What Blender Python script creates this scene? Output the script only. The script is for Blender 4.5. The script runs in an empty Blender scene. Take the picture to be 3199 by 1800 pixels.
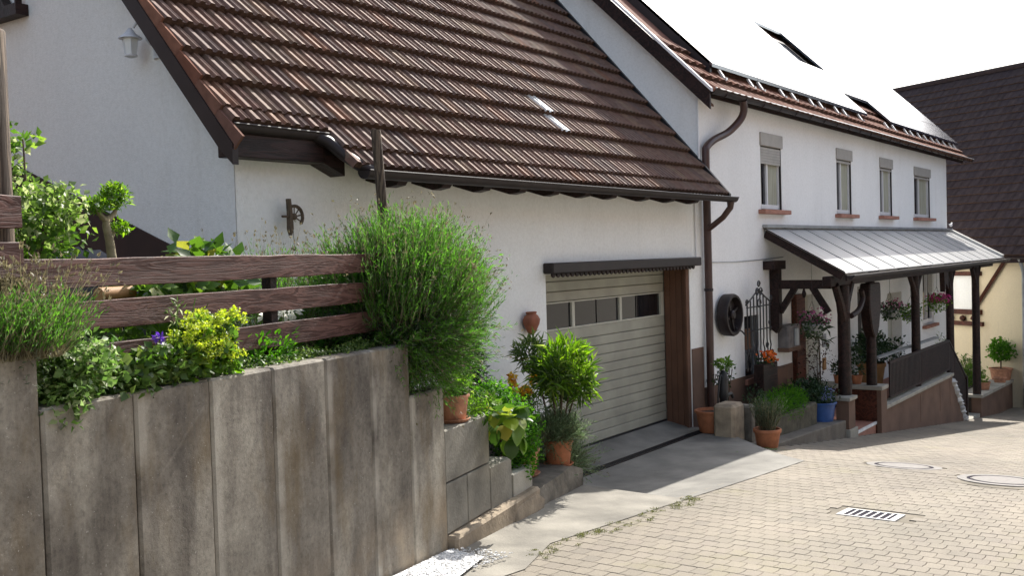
import bpy, math, random
import numpy as np
from mathutils import Vector, Matrix
rng = np.random.default_rng(7); random.seed(7)
S = bpy.context.scene; COL = S.collection

# ---------------------------------------------------------------- camera, sky, sun, exposure
CAMZ = 2.47
def cam_axes(yaw, pitch, roll):
    f = np.array([math.cos(yaw)*math.cos(pitch), math.sin(yaw)*math.cos(pitch), -math.sin(pitch)])
    r = np.array([math.sin(yaw), -math.cos(yaw), 0.]); u = np.cross(r, f)
    c, s = math.cos(roll), math.sin(roll)
    return c*r+s*u, -s*r+c*u, f
CR, CU, CF = cam_axes(math.radians(35.3574), math.radians(1.82677), math.radians(-1.65897))
cd = bpy.data.cameras.new('camera'); cam = bpy.data.objects.new('camera', cd); COL.objects.link(cam)
cam.matrix_world = Matrix(((CR[0], CU[0], -CF[0], 0), (CR[1], CU[1], -CF[1], 0), (CR[2], CU[2], -CF[2], CAMZ), (0, 0, 0, 1)))
cd.sensor_width = 36; cd.lens = 36*3190.4/3199; cd.clip_start = .05; cd.clip_end = 2000
S.camera = cam
SUN = Vector((1, .2035, .89)).normalized()
EL = math.asin(SUN.z); AZ = math.atan2(SUN.x, SUN.y)
w = bpy.data.worlds.new("World"); S.world = w; w.use_nodes = True
nt = w.node_tree; bg = nt.nodes['Background']
sky = nt.nodes.new('ShaderNodeTexSky'); sky.sky_type = 'NISHITA'; sky.sun_disc = False
sky.sun_elevation = EL; sky.sun_rotation = AZ; sky.altitude = 200; sky.air_density = 1.2; sky.dust_density = 3.0; sky.ozone_density = 1.2
hsv = nt.nodes.new('ShaderNodeHueSaturation'); hsv.inputs['Saturation'].default_value = .72
nt.links.new(sky.outputs[0], hsv.inputs['Color']); nt.links.new(hsv.outputs[0], bg.inputs['Color'])
bg.inputs['Strength'].default_value = .15
sd = bpy.data.lights.new('sun', 'SUN'); so = bpy.data.objects.new('sun', sd); COL.objects.link(so)
sd.energy = 4.5; sd.angle = math.radians(.53); sd.color = (1, .955, .88)
so.rotation_euler = SUN.to_track_quat('Z', 'Y').to_euler(); so.location = (0, 0, 30)
vs = S.view_settings; vs.view_transform = 'Standard'; vs.look = 'None'; vs.gamma = 1; vs.use_curve_mapping = False; vs.exposure = .95

# ---------------------------------------------------------------- helpers
def tag(o, label=None, cat=None, group=None, kind=None):
    if label: o['label'] = label
    if cat: o['category'] = cat
    if group: o['group'] = group
    if kind: o['kind'] = kind
    return o
def thing(name, label, cat, loc=(0, 0, 0), rz=0, group=None):
    o = bpy.data.objects.new(name, None); COL.objects.link(o); o.location = loc; o.rotation_euler.z = rz
    o.empty_display_size = .2
    return tag(o, label, cat, group)
def link(name, me, parent=None, m=None):
    o = bpy.data.objects.new(name, me); COL.objects.link(o)
    if m is not None and not me.materials: me.materials.append(m)
    if parent: 
        o.parent = parent
        o.matrix_parent_inverse = Matrix.Identity(4)
    return o
def V(*a): return np.array(a, float)
class MB:
    def __init__(s): s.v = []; s.f = []; s.n = 0; s.sm = False
    def add(s, vs_, fs):
        b = s.n; s.v.extend([tuple(map(float, p)) for p in vs_]); s.n += len(vs_)
        s.f.extend([tuple(i+b for i in f) for f in fs]); return s
    def box(s, x0, x1, y0, y1, z0, z1, M=None):
        P = [V(x, y, z) for z in (z0, z1) for y in (y0, y1) for x in (x0, x1)]
        if M is not None: P = [np.array(M @ Vector(p)) for p in P]
        return s.add(P, [(0, 2, 3, 1), (4, 5, 7, 6), (0, 1, 5, 4), (2, 6, 7, 3), (0, 4, 6, 2), (1, 3, 7, 5)])
    def bar(s, a, b, wd, h, up=(0, 0, 1)):
        a = V(*a); b = V(*b); d = b-a; d /= np.linalg.norm(d); u = V(*up); sd_ = np.cross(d, u); sd_ /= np.linalg.norm(sd_); u = np.cross(sd_, d)
        P = [p+sd_*wd/2*i+u*h/2*j for p in (a, b) for (i, j) in ((-1, -1), (1, -1), (1, 1), (-1, 1))]
        return s.add(P, [(0, 1, 2, 3), (7, 6, 5, 4), (0, 4, 5, 1), (1, 5, 6, 2), (2, 6, 7, 3), (3, 7, 4, 0)])
    def tube(s, pts, r, k=8, cap=True):
        pts = [V(*p) for p in pts]; n = len(pts); rs = r if hasattr(r, '__len__') else [r]*n
        P = []; ref = None
        for i, p in enumerate(pts):
            d = pts[min(i+1, n-1)]-pts[max(i-1, 0)]; d /= (np.linalg.norm(d)+1e-9)
            if ref is None:
                ref = np.cross(d, V(0, 0, 1)) if abs(d[2]) < .9 else np.cross(d, V(1, 0, 0))
            ref = ref-d*(ref@d); ref /= np.linalg.norm(ref); q = np.cross(d, ref)
            for j in range(k):
                a = 2*math.pi*j/k; P.append(p+rs[i]*(math.cos(a)*ref+math.sin(a)*q))
        F = [(i*k+j, i*k+(j+1) % k, (i+1)*k+(j+1) % k, (i+1)*k+j) for i in range(n-1) for j in range(k)]
        if cap: F += [tuple(range(k))[::-1], tuple((n-1)*k+j for j in range(k))]
        return s.add(P, F)
    def lathe(s, prof, k=20, c=(0, 0, 0), sx=1, sy=1):
        P = [V(c[0]+sx*r*math.cos(2*math.pi*j/k), c[1]+sy*r*math.sin(2*math.pi*j/k), c[2]+z) for r, z in prof for j in range(k)]
        n = len(prof)
        F = [(i*k+j, i*k+(j+1) % k, (i+1)*k+(j+1) % k, (i+1)*k+j) for i in range(n-1) for j in range(k)]
        F += [tuple(range(k))[::-1], tuple((n-1)*k+j for j in range(k))]
        return s.add(P, F)
    def prism(s, poly, f0, f1):
        """poly 2D list; f0,f1 map (a,b)->3D for the two ends"""
        n = len(poly); P = [f0(*p) for p in poly]+[f1(*p) for p in poly]
        F = [tuple(range(n))[::-1], tuple(range(n, 2*n))]+[(i, (i+1) % n, n+(i+1) % n, n+i) for i in range(n)]
        return s.add(P, F)
    def blob(s, c, r, k=8, m=5, jit=0., seed=0):
        R = random.Random(seed); P = []; F = []
        for i in range(m+1):
            th = math.pi*i/m
            for j in range(k):
                a = 2*math.pi*j/k; q = 1+R.uniform(-jit, jit)
                P.append(V(c[0]+r[0]*q*math.sin(th)*math.cos(a), c[1]+r[1]*q*math.sin(th)*math.sin(a), c[2]+r[2]*math.cos(th)*q))
        for i in range(m):
            for j in range(k): F.append((i*k+j, (i+1)*k+j, (i+1)*k+(j+1) % k, i*k+(j+1) % k))
        return s.add(P, F)
    def mesh(s, name, m=None, smooth=False, bevel=0):
        me = bpy.data.meshes.new(name); me.from_pydata(s.v, [], s.f)
        if m: me.materials.append(m)
        import bmesh
        bm = bmesh.new(); bm.from_mesh(me)
        bmesh.ops.recalc_face_normals(bm, faces=bm.faces)
        if bevel:
            bmesh.ops.remove_doubles(bm, verts=bm.verts, dist=1e-5)
            es = [e for e in bm.edges if len(e.link_faces) == 2 and e.calc_face_angle(0) > .6]
            bmesh.ops.bevel(bm, geom=es, offset=bevel, segments=1, affect='EDGES', clamp_overlap=True)
        bm.to_mesh(me); bm.free()
        if smooth: 
            me.shade_smooth()
            me.set_sharp_from_angle(angle=math.radians(42))
        return me
    def build(s, name, m, parent=None, smooth=False, bevel=0, **kw):
        return tag(link(name, s.mesh(name, m, smooth, bevel), parent), **kw)
def arr_mesh(name, verts, faces, m):
    me = bpy.data.meshes.new(name); k = faces.shape[1]
    me.vertices.add(len(verts)); me.vertices.foreach_set('co', np.ascontiguousarray(verts, dtype=np.float32).ravel())
    me.loops.add(faces.size); me.loops.foreach_set('vertex_index', np.ascontiguousarray(faces, dtype=np.int32).ravel())
    me.polygons.add(len(faces)); me.polygons.foreach_set('loop_start', np.arange(len(faces), dtype=np.int32)*k)
    me.update(calc_edges=True); me.validate(); me.materials.append(m); return me
def nrm(a): return a/(np.linalg.norm(a, axis=-1, keepdims=True)+1e-9)

# street-side frame: u along the retaining wall (13 deg), p across it
WA = math.radians(13); DW = V(math.cos(WA), math.sin(WA), 0); NW = V(-math.sin(WA), math.cos(WA), 0)
def W(u, p, z): return DW*u+NW*p+V(0, 0, z)
def wbox(mb, u0, u1, p0, p1, z0, z1):
    P = [W(u, p, z) for z in (z0, z1) for p in (p0, p1) for u in (u0, u1)]
    return mb.add(P, [(0, 2, 3, 1), (4, 5, 7, 6), (0, 1, 5, 4), (2, 6, 7, 3), (0, 4, 6, 2), (1, 3, 7, 5)])
GX = [-60, -6, 0, 3, 5.5, 8.3, 10, 11.5, 12.5, 18.1, 24.4, 28.5, 31, 60, 400]
GZ = [5, 1.2, .8, .56, .38, .22, .1, .0, -.12, -.79, -1.53, -1.95, -2.1, -3, -3]
def g(x): return float(np.interp(x, GX, GZ))

# ---------------------------------------------------------------- materials
def nodes(name):
    m = bpy.data.materials.new(name); m.use_nodes = True; t = m.node_tree
    return m, t, t.nodes['Principled BSDF'], t.nodes.new, t.links.new
def ramp(t, fac, stops):
    r = t.nodes.new('ShaderNodeValToRGB'); t.links.new(fac, r.inputs[0]); e = r.color_ramp.elements
    while len(e) > 1: e.remove(e[-1])
    e[0].position = stops[0][0]; e[0].color = (*stops[0][1], 1)
    for p, c in stops[1:]:
        x = e.new(p); x.color = (*c, 1)
    return r.outputs[0]
def noise(t, scale, detail=4, rough=.55, vec=None, map_scale=None, dist=0):
    n = t.nodes.new('ShaderNodeTexNoise'); n.inputs['Scale'].default_value = scale; n.inputs['Detail'].default_value = detail
    n.inputs['Roughness'].default_value = rough; n.inputs['Distortion'].default_value = dist
    if vec is None:
        g_ = t.nodes.new('ShaderNodeNewGeometry'); vec = g_.outputs['Position']
    if map_scale:
        mp = t.nodes.new('ShaderNodeMapping'); mp.inputs['Scale'].default_value = map_scale; t.links.new(vec, mp.inputs[0]); vec = mp.outputs[0]
    t.links.new(vec, n.inputs['Vector']); return n.outputs['Fac']
def mix(t, a, b, f, mode='MIX'):
    n = t.nodes.new('ShaderNodeMix'); n.data_type = 'RGBA'; n.blend_type = mode
    for s_, v in ((6, a), (7, b)):
        if isinstance(v, tuple): n.inputs[s_].default_value = (*v, 1)
        else: t.links.new(v, n.inputs[s_])
    if isinstance(f, (int, float)): n.inputs[0].default_value = f
    else: t.links.new(f, n.inputs[0])
    return n.outputs[2]
def rnd(t):
    """a random number per mesh island and per object"""
    g_ = t.nodes.new('ShaderNodeNewGeometry'); o = t.nodes.new('ShaderNodeObjectInfo')
    a = t.nodes.new('ShaderNodeMath'); a.operation = 'ADD'; t.links.new(g_.outputs['Random Per Island'], a.inputs[0]); t.links.new(o.outputs['Random'], a.inputs[1])
    b = t.nodes.new('ShaderNodeMath'); b.operation = 'FRACT'; t.links.new(a.outputs[0], b.inputs[0]); return b.outputs[0]
def bump(t, bs, h, strength=.4, dist=.01):
    b = t.nodes.new('ShaderNodeBump'); b.inputs['Strength'].default_value = strength; b.inputs['Distance'].default_value = dist
    t.links.new(h, b.inputs['Height']); t.links.new(b.outputs[0], bs.inputs['Normal'])
def simple(name, c, rough=.7, var=.25, scale=6, bmp=0, bscale=60, metal=0, spec=.5, stretch=None, c2=None):
    m, t, b, N, L = nodes(name)
    f = noise(t, scale, map_scale=stretch)
    lo = tuple(x*(1-var) for x in c) if c2 is None else c2
    hi = tuple(min(1, x*(1+var*.6)) for x in c)
    L(ramp(t, f, [(.3, lo), (.7, hi)]), b.inputs['Base Color'])
    b.inputs['Roughness'].default_value = rough; b.inputs['Metallic'].default_value = metal; b.inputs['Specular IOR Level'].default_value = spec
    if bmp: bump(t, b, noise(t, bscale, 3), bmp)
    return m
def island(name, stops, rough=.7, bmp=.3, bscale=50, nz=.35, nscale=9, spec=.5, lichen=None):
    m, t, b, N, L = nodes(name)
    c = ramp(t, rnd(t), stops)
    f = noise(t, nscale, 5)
    c = mix(t, c, ramp(t, f, [(.25, (1-nz,)*3), (.7, (1+nz*.35,)*3)]), 1., 'MULTIPLY')
    if lichen:
        c = mix(t, c, lichen[0], ramp(t, noise(t, lichen[1], 6, .7), [(lichen[2], (0, 0, 0)), (lichen[2]+.1, (lichen[3],)*3)]))
    L(c, b.inputs['Base Color']); b.inputs['Roughness'].default_value = rough; b.inputs['Specular IOR Level'].default_value = spec
    if bmp: bump(t, b, noise(t, bscale, 3), bmp, .004)
    return m
def leafmat(name, stops, trans=.45, rough=.45, spec=.35):
    m, t, b, N, L = nodes(name)
    c = ramp(t, rnd(t), stops); L(c, b.inputs['Base Color']); b.inputs['Roughness'].default_value = rough; b.inputs['Specular IOR Level'].default_value = spec
    tr = N('ShaderNodeBsdfTranslucent'); hs = N('ShaderNodeHueSaturation'); hs.inputs['Saturation'].default_value = 1.1; hs.inputs['Value'].default_value = 1.7
    L(c, hs.inputs['Color']); L(hs.outputs[0], tr.inputs[0])
    mx = N('ShaderNodeMixShader'); mx.inputs[0].default_value = trans; L(b.outputs[0], mx.inputs[1]); L(tr.outputs[0], mx.inputs[2])
    L(mx.outputs[0], t.nodes['Material Output'].inputs[0]); return m
def wood(name, dark, light, axis=(1, 1, 1), rough=.6, rings=5):
    """long grain along local X"""
    m, t, b, N, L = nodes(name)
    tc = N('ShaderNodeTexCoord'); oi = N('ShaderNodeObjectInfo')
    ad = N('ShaderNodeVectorMath'); ad.operation = 'ADD'; L(tc.outputs['Object'], ad.inputs[0])
    sc = N('ShaderNodeVectorMath'); sc.operation = 'SCALE'; L(oi.outputs['Random'], sc.inputs['Scale']); sc.inputs[0].default_value = (13, 7, 5); L(sc.outputs[0], ad.inputs[1])
    f = noise(t, 1., 6, .6, vec=ad.outputs[0], map_scale=axis, dist=1.4)
    wv = N('ShaderNodeMath'); wv.operation = 'MULTIPLY'; L(f, wv.inputs[0]); wv.inputs[1].default_value = rings
    fr = N('ShaderNodeMath'); fr.operation = 'PINGPONG'; L(wv.outputs[0], fr.inputs[0]); fr.inputs[1].default_value = .5
    c = ramp(t, fr.outputs[0], [(0, dark), (.2, dark), (.32, light), (.5, tuple(x*1.15 for x in light))])
    c = mix(t, c, ramp(t, noise(t, 3, 3), [(.3, (.7, .7, .7)), (.7, (1.15, 1.15, 1.15))]), 1., 'MULTIPLY')
    L(c, b.inputs['Base Color']); b.inputs['Roughness'].default_value = rough; b.inputs['Specular IOR Level'].default_value = .25
    bump(t, b, fr.outputs[0], .5, .006); return m
M = {}
def plaster(name, c, stain=(.5, .47, .38)):
    m, t, b, N, L = nodes(name)
    f = noise(t, .9, 6, .65, map_scale=(1, 1, .45))
    col = ramp(t, f, [(.3, tuple(x*.93 for x in c)), (.62, c)])
    col = mix(t, col, stain, ramp(t, noise(t, 1.6, 7, .7, map_scale=(1, 1, .22)), [(.56, (0, 0, 0)), (.76, (.30,)*3)]))
    col = mix(t, col, ramp(t, noise(t, 26, 5, .7), [(.3, (.90, .90, .89)), (.6, (1.02,)*3)]), .8, 'MULTIPLY')
    col = mix(t, col, tuple(x*.72 for x in c), ramp(t, noise(t, 5, 6, .7, map_scale=(1.5, 1.5, .12)), [(.62, (0, 0, 0)), (.75, (.28,)*3)]))
    L(col, b.inputs['Base Color']); b.inputs['Roughness'].default_value = .9; b.inputs['Specular IOR Level'].default_value = .2
    bump(t, b, noise(t, 55, 5, .75), .6, .010); return m
M['plaster'] = plaster('white_plaster', (.86, .86, .83)); M['plaster2'] = plaster('white_plaster_house', (.87, .87, .86))
M['yellow'] = plaster('ochre_plaster', (.70, .60, .42), (.45, .30, .19))
# retaining wall concrete: run-down water marks, paler strips along the joints
def concrete_wall():
    m, t, b, N, L = nodes('weathered_sun_patched_concrete')
    tc = N('ShaderNodeTexCoord'); oi = N('ShaderNodeObjectInfo')
    ad = N('ShaderNodeVectorMath'); ad.operation = 'ADD'; L(tc.outputs['Object'], ad.inputs[0])
    sc = N('ShaderNodeVectorMath'); sc.operation = 'SCALE'; L(oi.outputs['Random'], sc.inputs['Scale']); sc.inputs[0].default_value = (17, 3, 9); L(sc.outputs[0], ad.inputs[1])
    big = noise(t, 1.6, 5, .55, vec=ad.outputs[0], map_scale=(1.6, 1, .8), dist=.4)
    c = ramp(t, big, [(.34, (.120, .107, .093)), (.5, (.185, .167, .143)), (.66, (.285, .262, .222))])
    streak = noise(t, 9, 6, .65, vec=ad.outputs[0], map_scale=(1, 1, .16), dist=.6)
    c = mix(t, c, ramp(t, streak, [(.35, (.74, .73, .72)), (.65, (1.12, 1.12, 1.1))]), .7, 'MULTIPLY')
    sun_diag = N('ShaderNodeMapping'); sun_diag.inputs['Rotation'].default_value = (0, math.radians(28), 0); sun_diag.inputs['Scale'].default_value = (3.2, 1, .45); L(ad.outputs[0], sun_diag.inputs[0])
    dn = noise(t, 1., 5, .6, vec=sun_diag.outputs[0]); c = mix(t, c, (.38, .355, .30), ramp(t, dn, [(.49, (0, 0, 0)), (.60, (.55,)*3)]))  # pale slanting patches: grazing sunlight painted into the concrete colour
    pit = noise(t, 38, 6, .75); c = mix(t, c, ramp(t, pit, [(.32, (.6, .6, .6)), (.5, (1.03,)*3), (.7, (1.22,)*3)]), .8, 'MULTIPLY')
    cloudy = noise(t, 4.5, 6, .7, vec=ad.outputs[0]); c = mix(t, c, ramp(t, cloudy, [(.35, (.72, .70, .69)), (.65, (1.2, 1.2, 1.18))]), .75, 'MULTIPLY')
    moss = noise(t, 2.2, 5, .65, vec=ad.outputs[0], map_scale=(1.3, 1, .5)); c = mix(t, c, (.15, .11, .06), ramp(t, moss, [(.52, (0, 0, 0)), (.70, (.7,)*3)]))
    sp = noise(t, 95, 2, .5); c = mix(t, c, (.62, .6, .56), ramp(t, sp, [(.72, (0, 0, 0)), (.74, (.5,)*3)]))
    # pale edge strips (local x is 0 at the left joint of a panel)
    sx = N('ShaderNodeSeparateXYZ'); L(tc.outputs['Object'], sx.inputs[0])
    e = N('ShaderNodeMath'); e.operation = 'ABSOLUTE'; L(sx.outputs[0], e.inputs[0])
    ed = ramp(t, e.outputs[0], [(.0, (.6,)*3), (.045, (.5,)*3), (.075, (0, 0, 0))])
    edn = mix(t, ed, ramp(t, noise(t, 3, 3), [(.42, (0, 0, 0)), (.6, (1, 1, 1))]), 1., 'MULTIPLY')
    c = mix(t, c, (.46, .43, .37), edn)
    # rusty splash near the ground
    pz = N('ShaderNodeMapRange'); pz.inputs[1].default_value = .95; pz.inputs[2].default_value = .3; L(sx.outputs[2], pz.inputs[0])
    rs = mix(t, pz.outputs[0], ramp(t, noise(t, 2.5, 4), [(.4, (.1,)*3), (.65, (1, 1, 1))]), 1., 'MULTIPLY'); c = mix(t, c, (.38, .28, .17), rs)
    L(c, b.inputs['Base Color']); b.inputs['Roughness'].default_value = .85; b.inputs['Specular IOR Level'].default_value = .25
    bump(t, b, noise(t, 45, 6, .7), .45, .008); return m
M['conc'] = concrete_wall()
M['block'] = simple('grey_block_concrete', (.23, .215, .18), .9, .4, 3, .5, 40)
M['foot'] = simple('rusty_footing_concrete', (.30, .24, .17), .95, .45, 5, .7, 30)
M['foot2'] = simple('brown_grey_slab', (.15, .13, .105), .9, .35, 4, .4, 40)
M['rock'] = simple('dark_boulder_stone', (.16, .14, .11), .95, .5, 6, .9, 18)
M['ringc'] = simple('pale_manhole_ring', (.215, .20, .185), .9, .15, 20)
M['plinthd'] = simple('very_dark_brown_plinth', (.045, .022, .016), .9, .3, 3)
M['dkrock'] = simple('mossy_dark_trough_stone', (.085, .075, .05), .95, .5, 6, .8, 18)
M['weed'] = leafmat('yellowish_moss', [(0, (.07, .085, .02)), (.6, (.13, .14, .04)), (1, (.19, .19, .07))], .3)
M['slabc'] = simple('pale_concrete_slab', (.34, .32, .27), .9, .3, 3, .4, 60)
M['ramp'] = simple('ramp_concrete', (.205, .195, .172), .9, .42, 1.6, .35, 50)
M['gutterc'] = simple('gutter_concrete', (.215, .198, .165), .9, .42, 2.4, .4, 50)
M['white_stone'] = island('white_washed_gravel', [(0, (.45, .44, .43)), (.4, (.62, .62, .61)), (1, (.75, .75, .74))], .8, .2)
def pavermat():
    m, t, b, N, L = nodes('paving_stone')
    c = ramp(t, rnd(t), [(0, (.215, .189, .150)), (.3, (.230, .202, .160)), (.7, (.240, .211, .167)), (.92, (.230, .200, .162)), (1, (.20, .177, .143))])
    c = mix(t, c, ramp(t, noise(t, .55, 5, .6), [(.3, (.80, .81, .80)), (.66, (1.12, 1.10, 1.08))]), 1., 'MULTIPLY')
    c = mix(t, c, ramp(t, noise(t, .8, 5, .6, map_scale=(.25, 1.6, 1)), [(.35, (.84, .83, .84)), (.6, (1.05,)*3)]), .9, 'MULTIPLY')
    c = mix(t, c, (.21, .19, .10), ramp(t, noise(t, 1.3, 6, .7), [(.57, (0, 0, 0)), (.72, (.45,)*3)]))
    c = mix(t, c, (.15, .135, .12), ramp(t, noise(t, 7, 6, .75), [(.66, (0, 0, 0)), (.74, (.4,)*3)]))
    c = mix(t, c, ramp(t, noise(t, 120, 3), [(.3, (.8,)*3), (.7, (1.12,)*3)]), 1., 'MULTIPLY')
    L(c, b.inputs['Base Color']); b.inputs['Roughness'].default_value = .85; b.inputs['Specular IOR Level'].default_value = .3
    bump(t, b, noise(t, 70, 4), .35, .004); return m
M['paver'] = pavermat()
M['joint'] = simple('joint_sand', (.165, .142, .105), .95, .35, 3)
M['soil'] = simple('dark_garden_soil', (.045, .032, .022), 1, .4, 8, .8, 25)
# clay roof tiles: mottled brown, some orange, some mauve
M['tile'] = island('weathered_clay_tile', [(0, (.175, .098, .074)), (.25, (.205, .125, .093)), (.5, (.185, .115, .090)), (.7, (.165, .110, .092)), (.86, (.23, .155, .108)), (.95, (.225, .112, .07)), (1, (.13, .09, .078))], .8, .35, 70, .4, 14, .28, ((.20, .18, .13), 9, .58, .45))
M['tile2'] = island('red_clay_tile', [(0, (.20, .085, .055)), (.5, (.27, .13, .085)), (1, (.19, .10, .075))], .92, .3, 60, spec=.15)
M['tile3'] = island('dark_brown_tile', [(0, (.032, .022, .023)), (.5, (.044, .031, .031)), (1, (.036, .026, .029))], .9, .3, 60, spec=.12)
M['edge'] = simple('mossy_painted_shade_tile_edge', (.085, .052, .038), .95, .5, 30, spec=.1)  # tile front faces: moss plus the row shadow put into the colour
M['glass_tile'] = simple('pale_glass_tile', (.75, .76, .74), .18, .1, 5)
M['dkwood'] = wood('dark_stained_timber', (.012, .006, .005), (.028, .013, .011), (.7, 7, 7), .5)
M['rdwood'] = wood('red_brown_timber', (.05, .016, .009), (.095, .03, .017), (.7, 7, 7), .5)
M['board'] = wood('weathered_fence_board', (.075, .034, .027), (.140, .072, .059), (.9, 6, 9), .6, 9)
M['pole'] = wood('grey_brown_pole', (.055, .04, .03), (.14, .105, .075), (9, 9, .6), .8, 7)
M['brownp'] = simple('brown_painted_render', (.125, .060, .034), .85, .25, 3, .3)
M['brownw'] = simple('mauve_brown_render', (.15, .088, .06), .9, .3, 2, .4)
M['dkmetal'] = simple('dark_brown_gutter_metal', (.022, .015, .015), .5, .3, 5, spec=.35)
M['brmetal'] = simple('red_brown_pipe_metal', (.06, .026, .020), .38, .3, 5)
M['iron'] = simple('black_wrought_iron', (.012, .012, .014), .45, .3, 20)
M['greymetal'] = simple('zinc_grey_metal', (.33, .34, .35), .45, .2, 5, metal=.3)
M['bright'] = simple('bright_aluminium', (.72, .71, .68), .35, .1, 5, metal=.5)
M['void'] = simple('matte_black_void', (.055, .05, .06), 1, .1, 5, spec=0)
M['palegal'] = simple('pale_galvanised_frame', (.40, .39, .38), .6, .15, 20)
M['whitep'] = simple('white_lamp_paint', (.62, .62, .63), .4, .15, 10)
M['cream'] = simple('cream_paint', (.50, .49, .41), .5, .15, 5)
M['slat'] = simple('grey_beige_door_slat', (.34, .33, .265), .5, .2, 2.2)
M['shutter'] = simple('grey_roller_shutter', (.38, .36, .33), .55, .12, 6)
M['plq'] = simple('dull_grey_stone_look', (.17, .155, .155), .8, .4, 9)
M['sill'] = simple('red_sandstone', (.36, .17, .12), .85, .25, 8)
M['frame'] = simple('white_window_frame', (.75, .75, .76), .4, .08, 5)
def glassm(name, c, rough=.06):
    m, t, b, N, L = nodes(name); L(ramp(t, noise(t, 1.7, 3, map_scale=(1, 1, 1)), [(.35, c), (.65, tuple(x*2.0 for x in c))]), b.inputs['Base Color'])
    b.inputs['Roughness'].default_value = rough; b.inputs['Specular IOR Level'].default_value = .6; return m
M['glass'] = glassm('dark_window_glass', (.010, .010, .012)); M['curtain'] = simple('pale_curtain', (.40, .40, .32), .9, .25, 8, stretch=(6, 6, .3))
M['terra'] = simple('terracotta_clay', (.42, .155, .070), .75, .3, 9, .2)
M['vase'] = simple('dark_fired_clay', (.27, .09, .045), .8, .35, 9, .2)
M['terra2'] = simple('dusty_terracotta', (.46, .22, .13), .8, .35, 12, .2)
M['blue'] = simple('blue_glazed_ceramic', (.030, .085, .26), .35, .25, 6)
M['ywood'] = simple('ochre_tall_pot_clay', (.33, .17, .06), .7, .2, 6)
def canopy():
    m, t, b, N, L = nodes('milky_canopy_sheet')
    c = ramp(t, noise(t, 2.5, 5, .6, map_scale=(1, .4, .4)), [(.3, (.40, .40, .40)), (.7, (.60, .60, .59))])
    L(c, b.inputs['Base Color']); b.inputs['Roughness'].default_value = .35
    tr = N('ShaderNodeBsdfTranslucent'); tr.inputs[0].default_value = (.75, .74, .70, 1); mx = N('ShaderNodeMixShader'); mx.inputs[0].default_value = .22
    L(b.outputs[0], mx.inputs[1]); L(tr.outputs[0], mx.inputs[2]); L(mx.outputs[0], t.nodes['Material Output'].inputs[0]); return m
M['canopy'] = canopy(); M['dkcover'] = simple('dark_tarpaulin', (.05, .05, .055), .7, .3, 8)
def panel():
    m, t, b, N, L = nodes('solar_glass'); b.inputs['Base Color'].default_value = (.02, .024, .04, 1)
    b.inputs['Roughness'].default_value = .27; b.inputs['Specular IOR Level'].default_value = .9; b.inputs['Coat Weight'].default_value = 1; b.inputs['Coat Roughness'].default_value = .22
    return m
M['panel'] = panel()
G = lambda *s: list(s)
M['lav'] = leafmat('lavender_leaf', [(0, (.035, .085, .018)), (.25, (.06, .15, .022)), (.5, (.085, .215, .03)), (.7, (.12, .27, .04)), (.88, (.11, .17, .075)), (1, (.09, .10, .06))], .5)
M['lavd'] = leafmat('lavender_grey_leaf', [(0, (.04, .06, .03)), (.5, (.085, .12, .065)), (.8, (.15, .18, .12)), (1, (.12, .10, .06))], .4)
M['lavc'] = leafmat('silvery_lavender_leaf', [(0, (.07, .11, .05)), (.5, (.14, .20, .10)), (1, (.22, .28, .17))], .45)
M['stem'] = leafmat('dry_stem', [(0, (.09, .075, .045)), (.6, (.16, .14, .08)), (1, (.22, .20, .12))], .3)
M['green'] = leafmat('fresh_green_leaf', [(0, (.05, .10, .018)), (.5, (.08, .16, .025)), (.85, (.13, .24, .03)), (1, (.20, .28, .06))], .5)
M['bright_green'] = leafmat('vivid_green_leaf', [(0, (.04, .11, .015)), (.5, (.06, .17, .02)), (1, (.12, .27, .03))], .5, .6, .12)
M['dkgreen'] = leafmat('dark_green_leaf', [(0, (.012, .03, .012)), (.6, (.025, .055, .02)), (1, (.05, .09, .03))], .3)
M['pale'] = leafmat('variegated_leaf', [(0, (.05, .085, .025)), (.45, (.11, .17, .05)), (.6, (.30, .32, .20)), (.85, (.42, .42, .30)), (1, (.16, .24, .06))], .4)
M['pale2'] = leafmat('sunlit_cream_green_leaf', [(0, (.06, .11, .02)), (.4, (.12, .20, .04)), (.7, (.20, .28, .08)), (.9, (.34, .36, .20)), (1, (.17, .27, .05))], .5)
M['cran'] = leafmat('soft_green_leaf', [(0, (.06, .12, .03)), (.5, (.12, .21, .05)), (.8, (.20, .30, .10)), (1, (.34, .38, .22))], .45)
M['lime'] = leafmat('lime_flower', [(0, (.24, .33, .03)), (.5, (.36, .45, .05)), (1, (.50, .54, .10))], .4)
M['berg'] = leafmat('broad_fleshy_leaf', [(0, (.035, .075, .015)), (.5, (.075, .15, .022)), (.8, (.16, .27, .04)), (.95, (.26, .28, .05)), (1, (.30, .27, .06))], .4, .35, .4)
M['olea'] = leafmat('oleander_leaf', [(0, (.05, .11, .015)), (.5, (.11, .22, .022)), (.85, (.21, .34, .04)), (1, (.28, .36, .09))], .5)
M['redleaf'] = leafmat('dark_red_leaf', [(0, (.03, .012, .012)), (.6, (.06, .02, .02)), (1, (.05, .06, .03))], .3)
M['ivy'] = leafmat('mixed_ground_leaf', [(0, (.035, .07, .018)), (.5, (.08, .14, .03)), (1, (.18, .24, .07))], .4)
M['pink'] = leafmat('magenta_petal', [(0, (.35, .03, .14)), (.6, (.5, .06, .22)), (1, (.6, .15, .32))], .3)
M['pinkd'] = leafmat('dull_pink_petal', [(0, (.22, .05, .12)), (.6, (.34, .10, .19)), (1, (.42, .16, .25))], .3)
M['orange'] = leafmat('orange_petal', [(0, (.65, .10, .02)), (1, (.75, .22, .03))], .3)
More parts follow.
